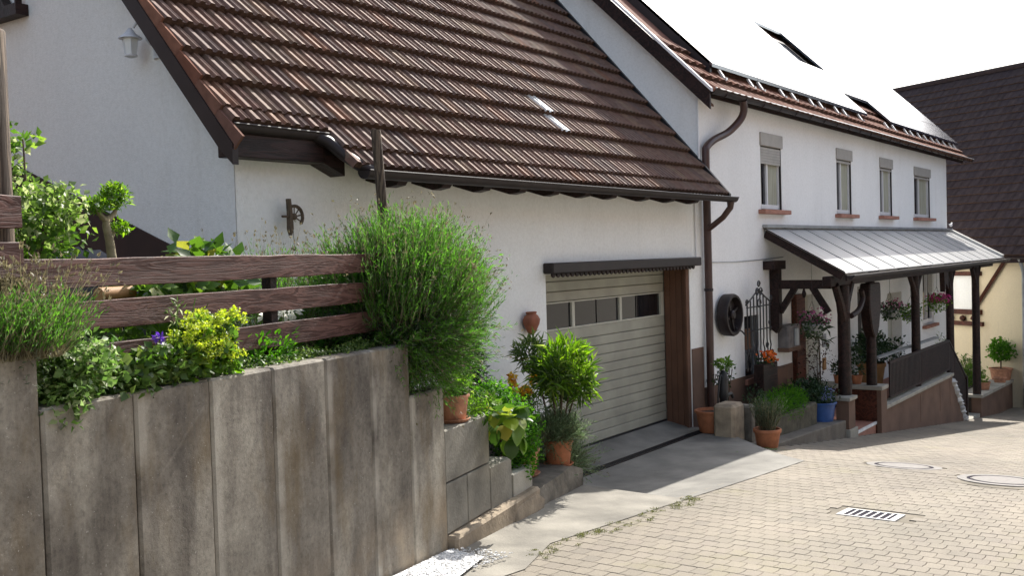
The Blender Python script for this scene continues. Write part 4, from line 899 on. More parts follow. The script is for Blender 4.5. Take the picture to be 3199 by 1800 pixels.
# ---------------------------------------------------------------- things on the walls
t = thing('wall_lamp', 'silver grey wall lantern on a scroll bracket high on the shaded gable wall', 'lamp', (4.99, 7.22, 4.16)); t.scale = (.78, .78, .88)
MB().lathe([(.0, .255), (.02, .25), (.06, .20), (.115, .165), (.12, .155), (.07, .155)], 12).build('lantern_roof', M['whitep'], t, True)
MB().lathe([(.035, 0), (.06, .01), (.08, .155), (.03, .15)], 6).build('lantern_glass', M['glass_tile'], t)
mb = MB()
for k in range(6):
    a = k*math.pi/3; mb.tube([(.06*math.cos(a), .06*math.sin(a), .01), (.083*math.cos(a), .083*math.sin(a), .155)], .006, 4)
mb.lathe([(.02, -.02), (.065, -.005), (.065, .012), (.02, .012)], 10); mb.build('lantern_frame', M['whitep'], t)
MB().tube(smooth_path([(.03, -.02, .26), (.04, -.08, .30), (.08, -.12, .26), (.10, -.14, .14), (.14, -.16, .10), (.2, -.16, .12)]), .014, 6).build('scroll_bracket', M['whitep'], t, True)
MB().lathe([(.02, -.02), (.045, -.02), (.045, .16), (.02, .16)], 10, (.19, -.16, 0), .5, 1).build('back_plate', M['whitep'], t)
t = thing('pulley_ornament', 'small rusty iron half-wheel pulley with hanging weight on the garage wall', 'ornament', (5.62, 6.12, 2.83))
mb = MB(); mb.tube([(.04+.085*math.cos(a), 0, .0+.085*math.sin(a)) for a in np.linspace(-.7, 2.4, 12)], .014, 6); mb.build('half_wheel', M['bark'], t, True)
mb = MB()
for a in np.linspace(-.5, 2.2, 5): mb.tube([(.035, 0, 0), (.035+.08*math.cos(a), 0, .08*math.sin(a))], .006, 4)
mb.blob((.035, 0, 0), (.03, .02, .03), 8, 5); mb.build('spokes', M['bark'], t)
MB().prism([(-.02, .14), (0, .14), (.012, .05), (.02, -.1), (0, -.15), (-.02, -.1), (-.015, .03)], lambda x, z: V(x-.01, -.02, z), lambda x, z: V(x-.01, .02, z)).build('wooden_arm', M['bark'], t)
MB().tube([(-.09, 0, .0), (-.01, 0, .0)], .011, 6).build('peg', M['bark'], t)
mb = MB(); mb.tube([(.02, 0, -.1), (.025, 0, -.24)], .003, 4); mb.blob((.025, 0, -.255), (.018, .016, .018), 8, 5); mb.build('hanging_weight', M['iron'], t)
t = thing('wall_vase', 'terracotta half amphora hanging on the white wall beside the garage door', 'vase', (8.98, 6.13, 1.62)); t.scale = (.82, .8, .66)
MB().lathe([(.035, 0), (.07, .03), (.14, .17), (.155, .24), (.12, .30), (.085, .33), (.10, .36), (.09, .37), (.05, .36)], 18, (0, 0, 0), 1, .6).build('vase_body', M['vase'], t, True)
t = thing('iron_bracket', 'black wrought iron scroll stair rail half hidden behind the big lavender', 'ironwork', (0, 0, 0))
mb = MB(); mb.tube([(7.35, 6.05, 2.72), (7.92, 6.05, 2.40)], .012, 5); mb.tube([(7.92, 6.05, 2.40), (7.92, 6.05, 1.3)], .012, 5); mb.build('rail', M['iron'], t)
mb = MB()
for cx, cz_, r, s0 in ((7.97, 2.47, .045, 0), (7.42, 2.66, .05, 1), (7.6, 2.55, .04, 2), (7.92, 1.6, .05, 1), (7.98, 1.45, .05, 3)):
    MB().tube([(cx+r*(1-.08*k)*math.cos(s0+k*.7), 6.05, cz_+r*(1-.08*k)*math.sin(s0+k*.7)) for k in range(10)], .009, 4).build('scroll', M['iron'], t)
for i in range(2): MB().tube([(7.55+.18*i, 6.05, 2.58-.1*i), (7.55+.18*i, 6.05, 2.3-.1*i)], .009, 4).build('bar', M['iron'], t)
t = thing('wooden_drum', 'round dark wooden drum hung on the house wall beside the iron trellis', 'wheel', (14.1, 6.16, 1.5), 0)
def ydisc(mb, prof, k=28):
    P = [V(r*math.cos(2*math.pi*j/k), -d, r*math.sin(2*math.pi*j/k)) for r, d in prof for j in range(k)]; n_ = len(prof)
    return mb.add(P, [(i*k+j, i*k+(j+1) % k, (i+1)*k+(j+1) % k, (i+1)*k+j) for i in range(n_-1) for j in range(k)]+[tuple(range(k))[::-1], tuple((n_-1)*k+j for j in range(k))])
ydisc(MB(), [(.31, 0), (.315, .13), (.30, .16), (.265, .16), (.255, .10), (.25, .06), (.02, .06)]).build('rim', M['dkmetal'], t, True)
ydisc(MB(), [(.06, .05), (.07, .13), (.05, .15), (.01, .15)], 14).build('hub', M['dkmetal'], t, True)
for k in range(4):
    a = k*math.pi/2+.4; MB().bar((.05*math.cos(a), -.09, .05*math.sin(a)), (.26*math.cos(a), -.09, .26*math.sin(a)), .035, .03, (0, 1, 0)).build('spoke', M['dkmetal'], t)
MB().tube([(.1, -.12, -.2), (.3, -.14, -.27), (.42, -.14, -.34)], .012, 6).build('spike', M['iron'], t)
t = thing('iron_trellis', 'tall black wrought iron trellis with pointed crown on the white house wall', 'trellis')
ytr = 6.0
for i, x in enumerate(np.linspace(14.55, 15.45, 8)):
    top = 1.62+.20*(1-abs(i-3.5)/3.5); pts_ = [(x, ytr, top)]
    for z in np.linspace(top-.1, .62, 12):
        q = 0 if z > 1.0 else .03*math.sin((1.0-z)*22+i)+(x-15)*.25*(1.0-z); pts_.append((x+q, ytr, z))
    MB().tube(pts_, .011, 5).build('bar', M['iron'], t)
for z in (1.58, 1.22): MB().tube([(14.5, ytr-.01, z), (15.5, ytr-.01, z)], .010, 5).build('cross_bar', M['iron'], t)
mb = MB(); mb.tube([(14.5, ytr, 1.62), (14.75, ytr, 1.72), (15.0, ytr, 1.84), (15.25, ytr, 1.72), (15.5, ytr, 1.62)], .013, 5)
for cx, cz_, r in ((14.93, 1.80, .07), (15.07, 1.80, .07), (15.0, 1.92, .055), (14.52, 1.66, .045), (15.5, 1.68, .045), (15.42, 1.3, .04), (15.45, 1.2, .04), (15.0, 1.62, .08), (15.3, .95, .05), (14.6, .9, .05), (15.5, .82, .05)):
    MB().tube([(cx+r*(1-.05*k)*math.cos(k*.7), ytr-.01, cz_+r*(1-.05*k)*math.sin(k*.7)) for k in range(11)], .012, 4).build('scroll', M['iron'], t)
mb.build('crown_bar', M['iron'], t)
t = thing('wall_plaque', 'grey stone-look newspaper box on the white wall left of the house door', 'letterbox', (16.58, 6.1, .78))
MB().box(-.28, .26, -.09, .1, 0, .40).build('body', M['plq'], t, bevel=.02); MB().box(-.30, .28, -.1, .1, -.04, .03).build('base', M['brownw'], t, bevel=.01); MB().tube([(0, -.11, .06), (0, -.11, .34)], .05, 8).build('rolled_paper', M['greymetal'], t, True)

# ---------------------------------------------------------------- plants on and behind the retaining wall
def ring_bases(c, r, n):
    a = rng.uniform(0, 2*math.pi, n); q = np.sqrt(rng.random(n))*r; return np.stack([c[0]+q*np.cos(a), c[1]+q*np.sin(a), np.full(n, c[2])], 1)
def fan(n, spread, tilt=V(0, 0, 0)):
    d = sph(n)*spread; d[:, 2] = np.abs(d[:, 2])*.6+.75; return d+tilt
c = W(6.2, 3.42, 1.82)
t = thing('lavender_bush', 'huge rounded lavender bush spilling over the end of the concrete wall', 'bush')
n = 5200; dd_ = sph(n); rr_ = rng.uniform(.30, .86, n)[:, None]; cc = W(6.30, 3.40, 2.10)
b_ = cc+dd_*rr_*V(.74, .50, .58)*(1+.10*np.sin(dd_[:, :1]*8)+.08*np.sin(dd_[:, 2:]*11+dd_[:, 1:2]*5))
d_ = nrm(dd_*.75+V(.02, -.02, .95)+sph(n)*.22); low = dd_[:, 2] < -.25; d_[low] = nrm(dd_[low]*1.0+V(0, -.1, .25)+sph(low.sum())*.3)
lavender(t, b_, d_, rng.uniform(.14, .30, n), 13, .040, M['lav'], M['stem'], .10, .0018, .16)
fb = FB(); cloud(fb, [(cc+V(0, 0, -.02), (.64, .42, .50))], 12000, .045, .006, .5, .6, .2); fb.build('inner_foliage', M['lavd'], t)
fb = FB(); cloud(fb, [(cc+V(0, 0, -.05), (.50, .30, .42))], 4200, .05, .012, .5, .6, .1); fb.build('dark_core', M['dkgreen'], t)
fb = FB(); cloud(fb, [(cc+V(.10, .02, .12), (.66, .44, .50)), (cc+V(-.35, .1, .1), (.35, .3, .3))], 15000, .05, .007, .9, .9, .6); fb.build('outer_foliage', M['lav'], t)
n = 240; dd_ = sph(n); dd_[:, 2] = np.abs(dd_[:, 2]); P0 = cc+dd_*V(.70, .46, .54); e_ = P0+nrm(dd_*.6+V(.1, 0, .6))*rng.uniform(.14, .32, n)[:, None]
fb = FB().add(strips(P0, (P0+e_)/2+sph(n)*.015, e_, .0014))
for q in range(3): fb.add(leaves(e_+sph(n)*.006, sph(n)+V(0, 0, .5), sph(n), .02, .008))
fb.build('flower_stalks', M['stem'], t)
mb = MB()
for k in range(14):
    a = k*.45; e = c+V(.34*math.cos(a), .3*math.sin(a), .28+.1*math.sin(k*2.1)); mb.tube([c+V(0, 0, -.15), (c+e)/2+V(0, 0, -.05), e], [.018, .012, .005], 5)
mb.build('woody_branch', M['bark'], t)
c2 = W(5.98, 3.95, 1.86); t = thing('lavender_shrub', 'sparse paler lavender standing behind the fence left of the huge bush', 'bush')
n = 700; lavender(t, ring_bases(c2-V(.22, 0, 0), .38, n), fan(n, .35), rng.uniform(.40, .72, n), 16, .035, M['lav'], M['stem'], .3, .002, .15)
c3 = W(2.86, 3.36, 2.13); t = thing('lavender_shrub', 'lavender with long dry flower stalks at the left edge of the wall', 'bush')
n = 1500; b_ = ring_bases(c3, .27, n); lavender(t, b_, fan(n, .75, V(.1, -.15, 0)), rng.uniform(.14, .30, n), 11, .03, M['lav'], M['stem'], .35, .0018, .1)
fb = FB(); cloud(fb, [(c3+V(0, 0, .03), (.30, .25, .14)), (c3+V(-.3, 0, .03), (.3, .25, .14))], 1800, .03, .004, .4); fb.build('inner_foliage', M['lavd'], t)
mb = MB()
for k in range(34):
    a = random.uniform(0, 6.28); e = c3+V(random.uniform(-.5, -.02), -.17+random.uniform(-.05, .03), -.02-random.uniform(0, .09)); mb.tube([c3+V(random.uniform(-.4, .0), -.05, .02), e], [.003, .001], 3)
mb.build('dry_twigs', M['stem'], t, kind='stuff')
t = thing('cranesbill_plant', 'leafy pale green plant hanging over the left end of the lower concrete panels', 'plant')
fb = FB(); c = W(3.12, 3.27, 1.98)
cloud(fb, [(c+V(.0, 0, .02), (.14, .13, .13)), (W(3.25, 3.27, 2.04), (.12, .11, .12)), (W(3.06, 3.24, 1.92), (.11, .10, .10)), (W(3.2, 3.22, 2.12), (.10, .10, .08))], 1600, .034, .026, .7, .5); fb.build('foliage', M['cran'], t)
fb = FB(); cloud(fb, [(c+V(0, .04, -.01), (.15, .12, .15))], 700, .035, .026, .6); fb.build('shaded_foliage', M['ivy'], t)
t = thing('lady_mantle', 'plant with frothy yellow-green flower heads in front of the planks', 'plant')
fb = FB(); cloud(fb, [(W(4.02, 3.28, 2.08), (.15, .12, .12)), (W(3.86, 3.27, 2.02), (.15, .11, .10)), (W(4.12, 3.28, 2.02), (.1, .1, .12))], 700, .05, .042, .8, .4); fb.build('foliage', M['green'], t)
fb = FB(); cl = [(W(4.0+random.uniform(-.22, .20), 3.24+random.uniform(-.08, .06), 2.13+random.uniform(-.12, .11)), (.028, .028, .022)) for _ in range(60)]
cloud(fb, cl, 3200, .014, .013, .5, .6, 0.2); fb.build('flower_heads', M['lime'], t)
mb = MB()
for q in cl[:30]: mb.tube([W(4.0, 3.3, 1.93), (W(4.0, 3.28, 1.95)+q[0])/2+V(0, 0, .02), q[0]], .0016, 3)
mb.build('stems', M['green'], t, kind='stuff')
t = thing('leafy_plant', 'low plant of round green leaves between the cranesbill and the yellow-green flowers', 'plant')
fb = FB(); cloud(fb, [(W(3.55, 3.27, 1.98), (.16, .10, .09)), (W(3.72, 3.26, 2.0), (.12, .09, .09)), (W(3.42, 3.28, 1.96), (.10, .08, .08))], 520, .05, .04, .9, .35); fb.build('foliage', M['ivy'], t)
fb = FB(); cloud(fb, [(W(3.62, 3.25, 2.05), (.14, .07, .04))], 130, .045, .034, .9, .4); fb.build('sunlit_foliage', M['green'], t)
t = thing('cornflower', 'single violet cornflower on a thin stalk before the lowest plank', 'flower')
MB().tube([W(3.72, 3.27, 1.92), W(3.69, 3.24, 2.03), W(3.66, 3.24, 2.135)], .0025, 4).build('stalk', M['green'], t)
fb = FB(); cloud(fb, [(W(3.66, 3.24, 2.143), (.020, .020, .014))], 60, .02, .008, .4, 1.2, .1); fb.build('petals', M['violet'], t)
t = thing('wild_stalk', 'tall stalk with seed pods leaning before the middle plank', 'plant')
mb = MB(); 
for (u1, z1) in ((3.93, 2.31), (3.80, 2.29), (4.02, 2.28), (3.76, 2.25)): mb.tube([W(3.8, 3.27, 1.93), W((3.8+u1)/2, 3.26, 2.12), W(u1, 3.25, z1)], .0022, 4)
mb.build('stalks', M['green'], t); fb = FB(); cloud(fb, [(W(3.80, 3.25, 2.28), (.025, .02, .02)), (W(3.76, 3.25, 2.24), (.02, .02, .03))], 36, .035, .010, .4); fb.build('pods', M['pale'], t)
t = thing('ground_cover', 'dense low green ground cover along the top of the concrete wall', 'ground cover'); t_ = t
fb = FB(); bl = [(W(u, 3.33+.03*math.sin(u*9), 1.915+.012*math.sin(u*13)), (.09, .075, .04+.015*math.sin(u*17)**2)) for u in np.arange(3.3, 5.75, .09)]
cloud(fb, bl, 3600, .020, .014, .9, .4, .3); o_ = fb.build('ground_cover', M['ivy'], None); bpy.data.objects.remove(t_); tag(o_, 'dense low green ground cover along the top of the concrete wall', 'ground cover', kind='stuff')
fb = FB(); bl = [(W(u, 3.62+.2*math.sin(u*5), 1.95), (.14, .14, .10+.04*math.sin(u*7))) for u in np.arange(3.2, 5.7, .13)]
cloud(fb, bl, 3400, .05, .018, 1.0, .7, .3); o_ = fb.build('garden_undergrowth', M['bright_green'], None); tag(o_, 'grassy green undergrowth seen through the gaps between the planks', 'undergrowth', kind='stuff')
t = thing('hydrangea_bush', 'broad-leaved bush showing light green leaves above and between the planks', 'bush')
fb = FB(); cloud(fb, [(W(4.72, 3.86, 2.44), (.22, .14, .13)), (W(4.35, 3.86, 2.33), (.30, .14, .08)), (W(4.9, 3.9, 2.3), (.2, .14, .1))], 330, .10, .075, .7, .5); fb.build('foliage', M['berg'], t)
fb = FB(); cloud(fb, [(W(4.5, 3.95, 2.18), (.5, .18, .14))], 360, .09, .06, .7, .5); fb.build('lower_foliage', M['green'], t)
lm_v, lm_f = leaves(V(0, 0, 0)[None], V(1, 0, .25)[None], V(0, 0, 1)[None], .11, .085); lme = arr_mesh('leaf', lm_v, lm_f, M['berg'])
for k in range(14):
    o_ = link('leaf', lme, t); o_.location = W(4.55+.03*k+random.uniform(-.02, .02), 3.75+random.uniform(-.05, .1), 2.51+random.uniform(-.03, .05)); o_.rotation_euler = (random.uniform(-.6, .6), random.uniform(-1.3, -.1), random.uniform(0, 6.28))
for q, (u, z) in enumerate(((5.08, 2.155), (5.25, 2.16), (5.33, 2.17))):
    t = thing('white_iris', ('white iris bloom left of the fence post', 'white iris bloom just behind the fence post', 'white iris bloom right of the fence post')[q], 'flower', group='white irises behind the planks')
    MB().tube([W(u, 3.68, 1.86), W(u, 3.68, z)], .004, 4).build('stalk', M['green'], t); fb = FB(); cloud(fb, [(W(u, 3.68, z), (.03, .03, .03))], 26, .06, .035, .3, .8, .1); fb.build('petals', M['whitef'], t)
t = thing('variegated_shrub', 'shrub with green and cream leaves beside the round post at left', 'shrub')
K_ = lambda x, y, z: V(x*.7, y*.7, CAMZ+(z-CAMZ)*.7)
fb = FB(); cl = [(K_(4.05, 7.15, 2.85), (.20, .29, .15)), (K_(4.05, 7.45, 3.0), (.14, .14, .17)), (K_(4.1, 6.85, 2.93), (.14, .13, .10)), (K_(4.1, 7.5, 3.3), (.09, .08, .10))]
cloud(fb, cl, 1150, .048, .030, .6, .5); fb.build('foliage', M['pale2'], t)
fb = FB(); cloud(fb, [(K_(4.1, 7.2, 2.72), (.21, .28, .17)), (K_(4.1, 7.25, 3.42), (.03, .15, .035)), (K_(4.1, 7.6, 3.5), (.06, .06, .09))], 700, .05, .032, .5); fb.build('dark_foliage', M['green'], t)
mb = MB()
for e in ((4.05, 7.2, 3.42), (4.05, 6.9, 2.95), (4.0, 7.5, 3.3), (4.1, 7.0, 2.8), (4.05, 7.35, 3.1)): mb.tube([(2.87, 5.07, 1.86), (2.87, 5.07, 2.4), K_(*e)], [.014, .010, .004], 6)
mb.build('trunk', M['bark'], t)
t = thing('cloud_pruned_tree', 'tiny cloud-pruned tree with pale trunk and yellow-green tufts above the fence', 'tree')
tr = MB(); tr.tube([W(4.42, 4.2, 1.86), W(4.40, 4.2, 2.5), W(4.385, 4.2, 2.62), W(4.365, 4.2, 2.70), W(4.37, 4.2, 2.75)], [.034, .027, .024, .022, .016], 10)
tr.tube([W(4.37, 4.2, 2.72), W(4.43, 4.2, 2.77), W(4.45, 4.2, 2.82)], [.018, .014, .008], 7); tr.tube([W(4.37, 4.2, 2.72), W(4.31, 4.2, 2.77), W(4.28, 4.2, 2.80)], [.018, .012, .006], 7); tr.tube([W(4.39, 4.2, 2.62), W(4.43, 4.2, 2.68)], [.016, .008], 7)
tr.build('trunk', M['palebark'], t, True); fb = FB(); cloud(fb, [(W(4.43, 4.2, 2.86), (.085, .085, .06)), (W(4.30, 4.2, 2.81), (.065, .07, .04)), (W(4.42, 4.19, 2.89), (.05, .05, .05)), (W(4.45, 4.18, 2.69), (.045, .045, .035))], 1200, .032, .012, .8, .7, .2); fb.build('crown', M['olea'], t)
t = thing('yellow_cylinder', 'ochre rolled garden object lying behind the gap under the top plank', 'garden item')
MB().tube([W(3.93, 3.85, 2.335), W(4.16, 3.85, 2.335)], .035, 12).build('roll', M['ywood'], t, True)
mb = MB(); mb.blob((3.9, 6.3, 2.3), (.28, .45, .30), 12, 8, .06, 4); mb.blob((4.2, 6.0, 2.1), (.2, .25, .24), 10, 7, .06, 5); o_ = mb.build('covered_garden_bench', M['dkcover'], None, True, label='dim grey covered garden furniture in the shade behind the shrub', cat='garden furniture')

# ---------------------------------------------------------------- pots and plants beside the ramp
def leafpot(label, loc, r, h, blobs, n, L, Wd, lm, m='terra', lo=.3, plabel=None, saucer=True, **kw):
    t = pot('potted_plant', label, loc, r, h, M[m], kw.get('group'), saucer, 'potted plant')
    fb = FB(); cloud(fb, blobs, n, L, Wd, kw.get('up', .7), kw.get('out', .6), lo); o = fb.build('foliage', M[lm], t); return t
def L3(b, loc): return [(V(*p)-0, r) for p, r in b]
loc = W(6.86, 3.33, 1.245)
leafpot('terracotta pot on the topmost concrete block against the wall end', tuple(loc), .13, .2, [(V(.0, 0, .24), (.12, .12, .06)), (V(.1, 0, .27), (.1, .1, .07))], 260, .05, .03, 'green', 'terra2', plabel=None)
t = thing('bergenia_plant', 'plant with big fleshy green and yellowing leaves hanging over the blocks', 'plant')
c = W(7.36, 3.12, 1.16); lm_v, lm_f = leaves(V(0, 0, 0)[None], V(1, 0, -.15)[None], V(0, 0, 1)[None], .19, .15)
def bigleaf(L, Wd):
    n = 6; P = []; 
    for i in range(n+1):
        s_ = i/n; wd_ = Wd/2*math.sin(math.pi*min(1, s_*.93+.07))**.7; x = L*s_; z = -.35*L*s_*s_
        P += [V(x, -wd_, z+.12*wd_), V(x, 0, z-.02*L), V(x, wd_, z+.12*wd_)]
    F = [(3*i+j, 3*i+j+1, 3*i+4+j, 3*i+3+j) for i in range(n) for j in (0, 1)]
    me = bpy.data.meshes.new('leaf'); me.from_pydata([tuple(p) for p in P], [], F); me.materials.append(M['berg']); me.shade_smooth(); return me
bl_ = bigleaf(.14, .12)
for k in range(46):
    o_ = link('leaf', bl_, t); a = random.uniform(0, 6.28); el = random.uniform(-1.0, .9) if k > 5 else 1.0; q = random.uniform(.05, .16)
    if k < 6: a = -1.6+random.uniform(-.7, .7); el = 1.1; 
    o_.location = c+V(q*math.cos(a)*1.3, q*math.sin(a), (-.12 if k < 6 else random.uniform(-.05, .13))); o_.rotation_euler = (random.uniform(-.4, .4), el, a); o_.scale = (random.uniform(.7, 1.15),)*3
fb = FB(); cloud(fb, [(c+V(-.28, .08, .12), (.16, .1, .09)), (c+V(-.1, .1, .14), (.14, .1, .1))], 420, .05, .018, .7); fb.build('small_foliage', M['green'], t)
t = thing('boxleaf_bush', 'vivid green small-leaved bush in front of the stone ledge', 'bush')
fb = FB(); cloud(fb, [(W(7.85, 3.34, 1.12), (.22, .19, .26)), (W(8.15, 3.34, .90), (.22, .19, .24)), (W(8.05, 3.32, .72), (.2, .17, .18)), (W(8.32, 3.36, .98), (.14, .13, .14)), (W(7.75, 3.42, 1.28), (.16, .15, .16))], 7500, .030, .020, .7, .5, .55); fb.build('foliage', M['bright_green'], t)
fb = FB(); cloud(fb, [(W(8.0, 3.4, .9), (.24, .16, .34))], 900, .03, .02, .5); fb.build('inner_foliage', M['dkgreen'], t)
mb = MB()
for k in range(8): mb.tube([W(8.0, 3.42, .5), W(8.0+.03*(k-4), 3.38, .8), W(7.8+.07*k, 3.36, 1.1)], [.012, .009, .004], 5)
mb.build('branches', M['bark'], t)
t = thing('feathery_herb', 'soft feathery green herb filling the gap right of the huge lavender', 'plant')
fb = FB(); cloud(fb, [(W(7.55, 3.7, 1.38), (.2, .18, .24)), (W(7.75, 3.75, 1.52), (.14, .14, .16))], 2600, .04, .006, .8, .9, .3); fb.build('foliage', M['bright_green'], t)
t = thing('dark_rose_sprig', 'dark small-leaved sprig against the white wall above the feathery herb', 'plant')
fb = FB(); cloud(fb, [(W(8.25, 4.2, 1.62), (.10, .1, .09)), (W(8.4, 4.2, 1.48), (.10, .1, .07))], 150, .05, .03, .5); fb.build('foliage', M['dkgreen'], t)
MB().tube([W(8.2, 4.2, 1.1), W(8.3, 4.2, 1.6)], .006, 5).build('stem', M['bark'], t)
t = thing('wallflower', 'wallflower with yellow and rust red blooms between bush and oleander', 'plant')
fb = FB(); cl = [(W(8.98, 3.72, 1.29), (.045, .04, .045)), (W(9.0, 3.72, 1.19), (.045, .04, .04)), (W(9.26, 3.7, 1.13), (.07, .05, .05)), (W(9.15, 3.7, 1.1), (.05, .04, .04)), (W(9.58, 3.72, 1.22), (.05, .04, .045))]
cloud(fb, cl, 420, .042, .034, .4, .8, .1); fb.build('blooms', M['yellowf'], t)
fb = FB(); cloud(fb, [(W(9.1, 3.72, .98), (.22, .16, .16)), (W(9.4, 3.74, 1.0), (.16, .15, .14))], 900, .06, .014, .7); fb.build('foliage', M['green'], t)
mb = MB()
for q in cl: mb.tube([W(9.2, 3.72, .65), (W(9.2, 3.72, .9)+q[0])/2, q[0]], .005, 4)
mb.build('stems', M['green'], t)
t = pot('oleander_bush', 'tall oleander with long bright green leaves in front of the garage door', tuple(W(9.14, 3.33, .45)), .145, .25, M['terra'], None, True, 'potted plant')
lp = W(9.25, 3.44, .46)
fb = FB(); ct = [(V(-.10, -.17, 1.06), (.16, .16, .12)), (V(.03, -.19, .92), (.17, .17, .15)), (V(-.20, -.08, .90), (.17, .17, .17)), (V(.10, -.2, .76), (.12, .14, .13)), (V(.30, .14, .68), (.16, .16, .16)), (V(.02, .3, 1.05), (.15, .15, .16))]
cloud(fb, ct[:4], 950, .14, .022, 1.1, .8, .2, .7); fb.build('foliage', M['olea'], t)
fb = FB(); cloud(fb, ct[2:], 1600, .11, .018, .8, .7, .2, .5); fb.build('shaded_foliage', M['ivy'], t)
for k, (e, _) in enumerate(ct): MB().tube([V(0, 0, .2), V(e[0]*.35, e[1]*.3, .35), e*V(.9, .9, 1)], [.014, .012, .006], 6).build('branch', M['bark'], t)
t = pot('dark_conifer', 'upright dark evergreen behind the oleander touching the white wall', tuple(W(9.0, 4.2, .42)), .16, .25, M['terra'], None, False, 'potted plant')
fb = FB(); cloud(fb, [(V(.0, .1, .95), (.28, .26, .34)), (V(.05, 0, .6), (.26, .24, .3)), (V(-.15, .1, 1.12), (.14, .14, .12))], 3000, .085, .012, .9, .8, .3); fb.build('foliage', M['dkgreen'], t); MB().tube([V(0, 0, .2), V(0, .05, .9)], .02, 6).build('trunk', M['bark'], t)
t = pot('potted_plant', 'wide terracotta pot standing on the stone ledge under the vivid green bush', tuple(W(8.50, 3.44, .485)), .155, .24, M['terra2'], None, True, 'potted plant')
n = 160; lavender(t, ring_bases(V(0, 0, .20), .08, n), fan(n, .8, V(.2, 0, 0)), rng.uniform(.16, .3, n), 9, .03, M['lavd'], M['stem'], 0)
t = thing('grey_herb', 'grey-green herb cushion spilling over the two ledge pots', 'plant')
n = 760; c = W(9.05, 3.32, .74); lavender(t, ring_bases(c, .13, n), nrm(sph(n)+V(0, 0, .7)), rng.uniform(.14, .28, n), 15, .042, M['lavc'], M['stem'], 0)
t = thing('lavender_clump', 'trailing lavender clump at the corner where the ledge meets the ramp', 'bush')
n = 620; c = W(9.42, 3.42, .40); d_ = nrm(sph(n)+V(.12, -.1, .35)); d_[:, 2] = np.maximum(d_[:, 2], -.25)
lavender(t, ring_bases(c, .12, n), d_, rng.uniform(.20, .42, n), 16, .040, M['lavc'], M['stem'], .1, .002, .2)
fb = FB(); cloud(fb, [(c+V(0, 0, .02), (.24, .2, .22))], 1300, .035, .006, .4); fb.build('inner_foliage', M['lavd'], t)

# ---------------------------------------------------------------- things in front of the house
t = pot('terracotta_pot', 'large plain terracotta pot standing at the foot of the brown downpipe', (12.78, 5.80, .0), .235, .30, M['terra'], None, False, 'flower pot')
t = thing('boundary_stone', 'upright dark sandstone block right of the terracotta pot', 'stone', (12.72, 5.52, 0))
mb = MB(); mb.box(-.20, .18, -.14, .16, -.2, .42); mb.build('stone', M['foot'], t, bevel=.04)
mb = MB(); mb.box(.22, .40, -.2, .10, -.25, .36); mb.build('narrow_stone', M['rock'], t, bevel=.03)
t = thing('iron_pump', 'dark cast iron hand pump column crowned with a tuft of green leaves', 'hand pump', (13.12, 5.78, -.1))
MB().lathe([(.10, 0), (.12, .06), (.07, .12), (.055, .5), (.075, .55), (.06, .62), (.07, .78), (.05, .86), (.02, .9)], 14).build('column', M['iron'], t, True)
MB().tube([(.05, -.02, .55), (.16, -.04, .56), (.2, -.05, .5)], [.03, .025, .02], 8).build('spout', M['iron'], t, True); MB().tube(smooth_path([(-.02, 0, .8), (-.14, -.02, .84), (-.24, -.03, .62), (-.26, -.03, .4)]), .012, 6).build('handle', M['iron'], t, True)
fb = FB(); cloud(fb, [(V(0, 0, .98), (.13, .11, .06))], 130, .07, .035, .4); fb.build('leaf_tuft', M['green'], t)
t = thing('twig_plant', 'thin leafless twigs with dark leaves against the white wall by the downpipe', 'plant')
mb = MB(); 
for k in range(7): mb.tube(smooth_path([(13.4+.03*k, 5.95, .1), (13.25+.06*k, 5.9, .5), (13.05+.09*k, 5.85, .75+.04*(k % 3)), (12.98+.1*k, 5.85, .62+.06*(k % 4))], 3), .006, 4)
mb.build('twigs', M['bark'], t); fb = FB(); cloud(fb, [(V(13.25, 5.85, .70), (.3, .1, .16))], 60, .05, .03, .4); fb.build('foliage', M['dkgreen'], t)
t = thing('stone_trough', 'long grey stone trough overflowing with a mound of fine green foliage', 'planter', (14.4, 5.48, -.27))
mb = MB(); mb.prism([(-.95, 0), (.95, 0), (1.0, .36), (-1.0, .36)], lambda x, z: V(x, -.24, z), lambda x, z: V(x, .26, z)); mb.build('trough', M['dkrock'], t, bevel=.03)
MB().box(-.9, .9, -.17, .19, .361, .375).build('soil', M['soil'], t)
fb = FB(); cloud(fb, [(V(-.35, -.05, .50), (.36, .24, .18)), (V(.25, -.05, .50), (.42, .24, .20)), (V(.68, 0, .44), (.24, .2, .14)), (V(0, -.18, .38), (.5, .12, .14))], 4200, .045, .008, .9, .8, .3); fb.build('foliage', M['bright_green'], t)
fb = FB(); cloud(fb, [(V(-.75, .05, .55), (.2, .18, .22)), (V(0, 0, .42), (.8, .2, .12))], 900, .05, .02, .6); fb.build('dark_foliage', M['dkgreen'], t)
loc = (12.86, 5.06, g(12.86)+.0)
t = pot('round_pot', 'round terracotta pot with a tufted grey-green plant at the slab corner', loc, .18, .25, M['terra'], None, False, 'potted plant', rim=.2)
n = 200; lavender(t, ring_bases(V(0, 0, .2), .09, n), fan(n, .45), rng.uniform(.28, .5, n), 12, .045, M['lavd'], M['stem'], 0, .003, .1)
t = pot('blue_pot', 'big cobalt blue glazed pot holding blue and white flowers', (15.75, 5.32, -.30), .245, .34, M['blue'], None, False, 'potted plant', rim=.1)
fb = FB(); cloud(fb, [(V(0, 0, .42), (.26, .24, .12))], 700, .05, .025, .7); fb.build('foliage', M['dkgreen'], t)
fb = FB(); cloud(fb, [(V(.17, -.06, .47), (.13, .10, .08)), (V(-.05, -.12, .42), (.12, .08, .05))], 220, .025, .02, .6, .6, .6); fb.build('blooms', M['bluef'], t)
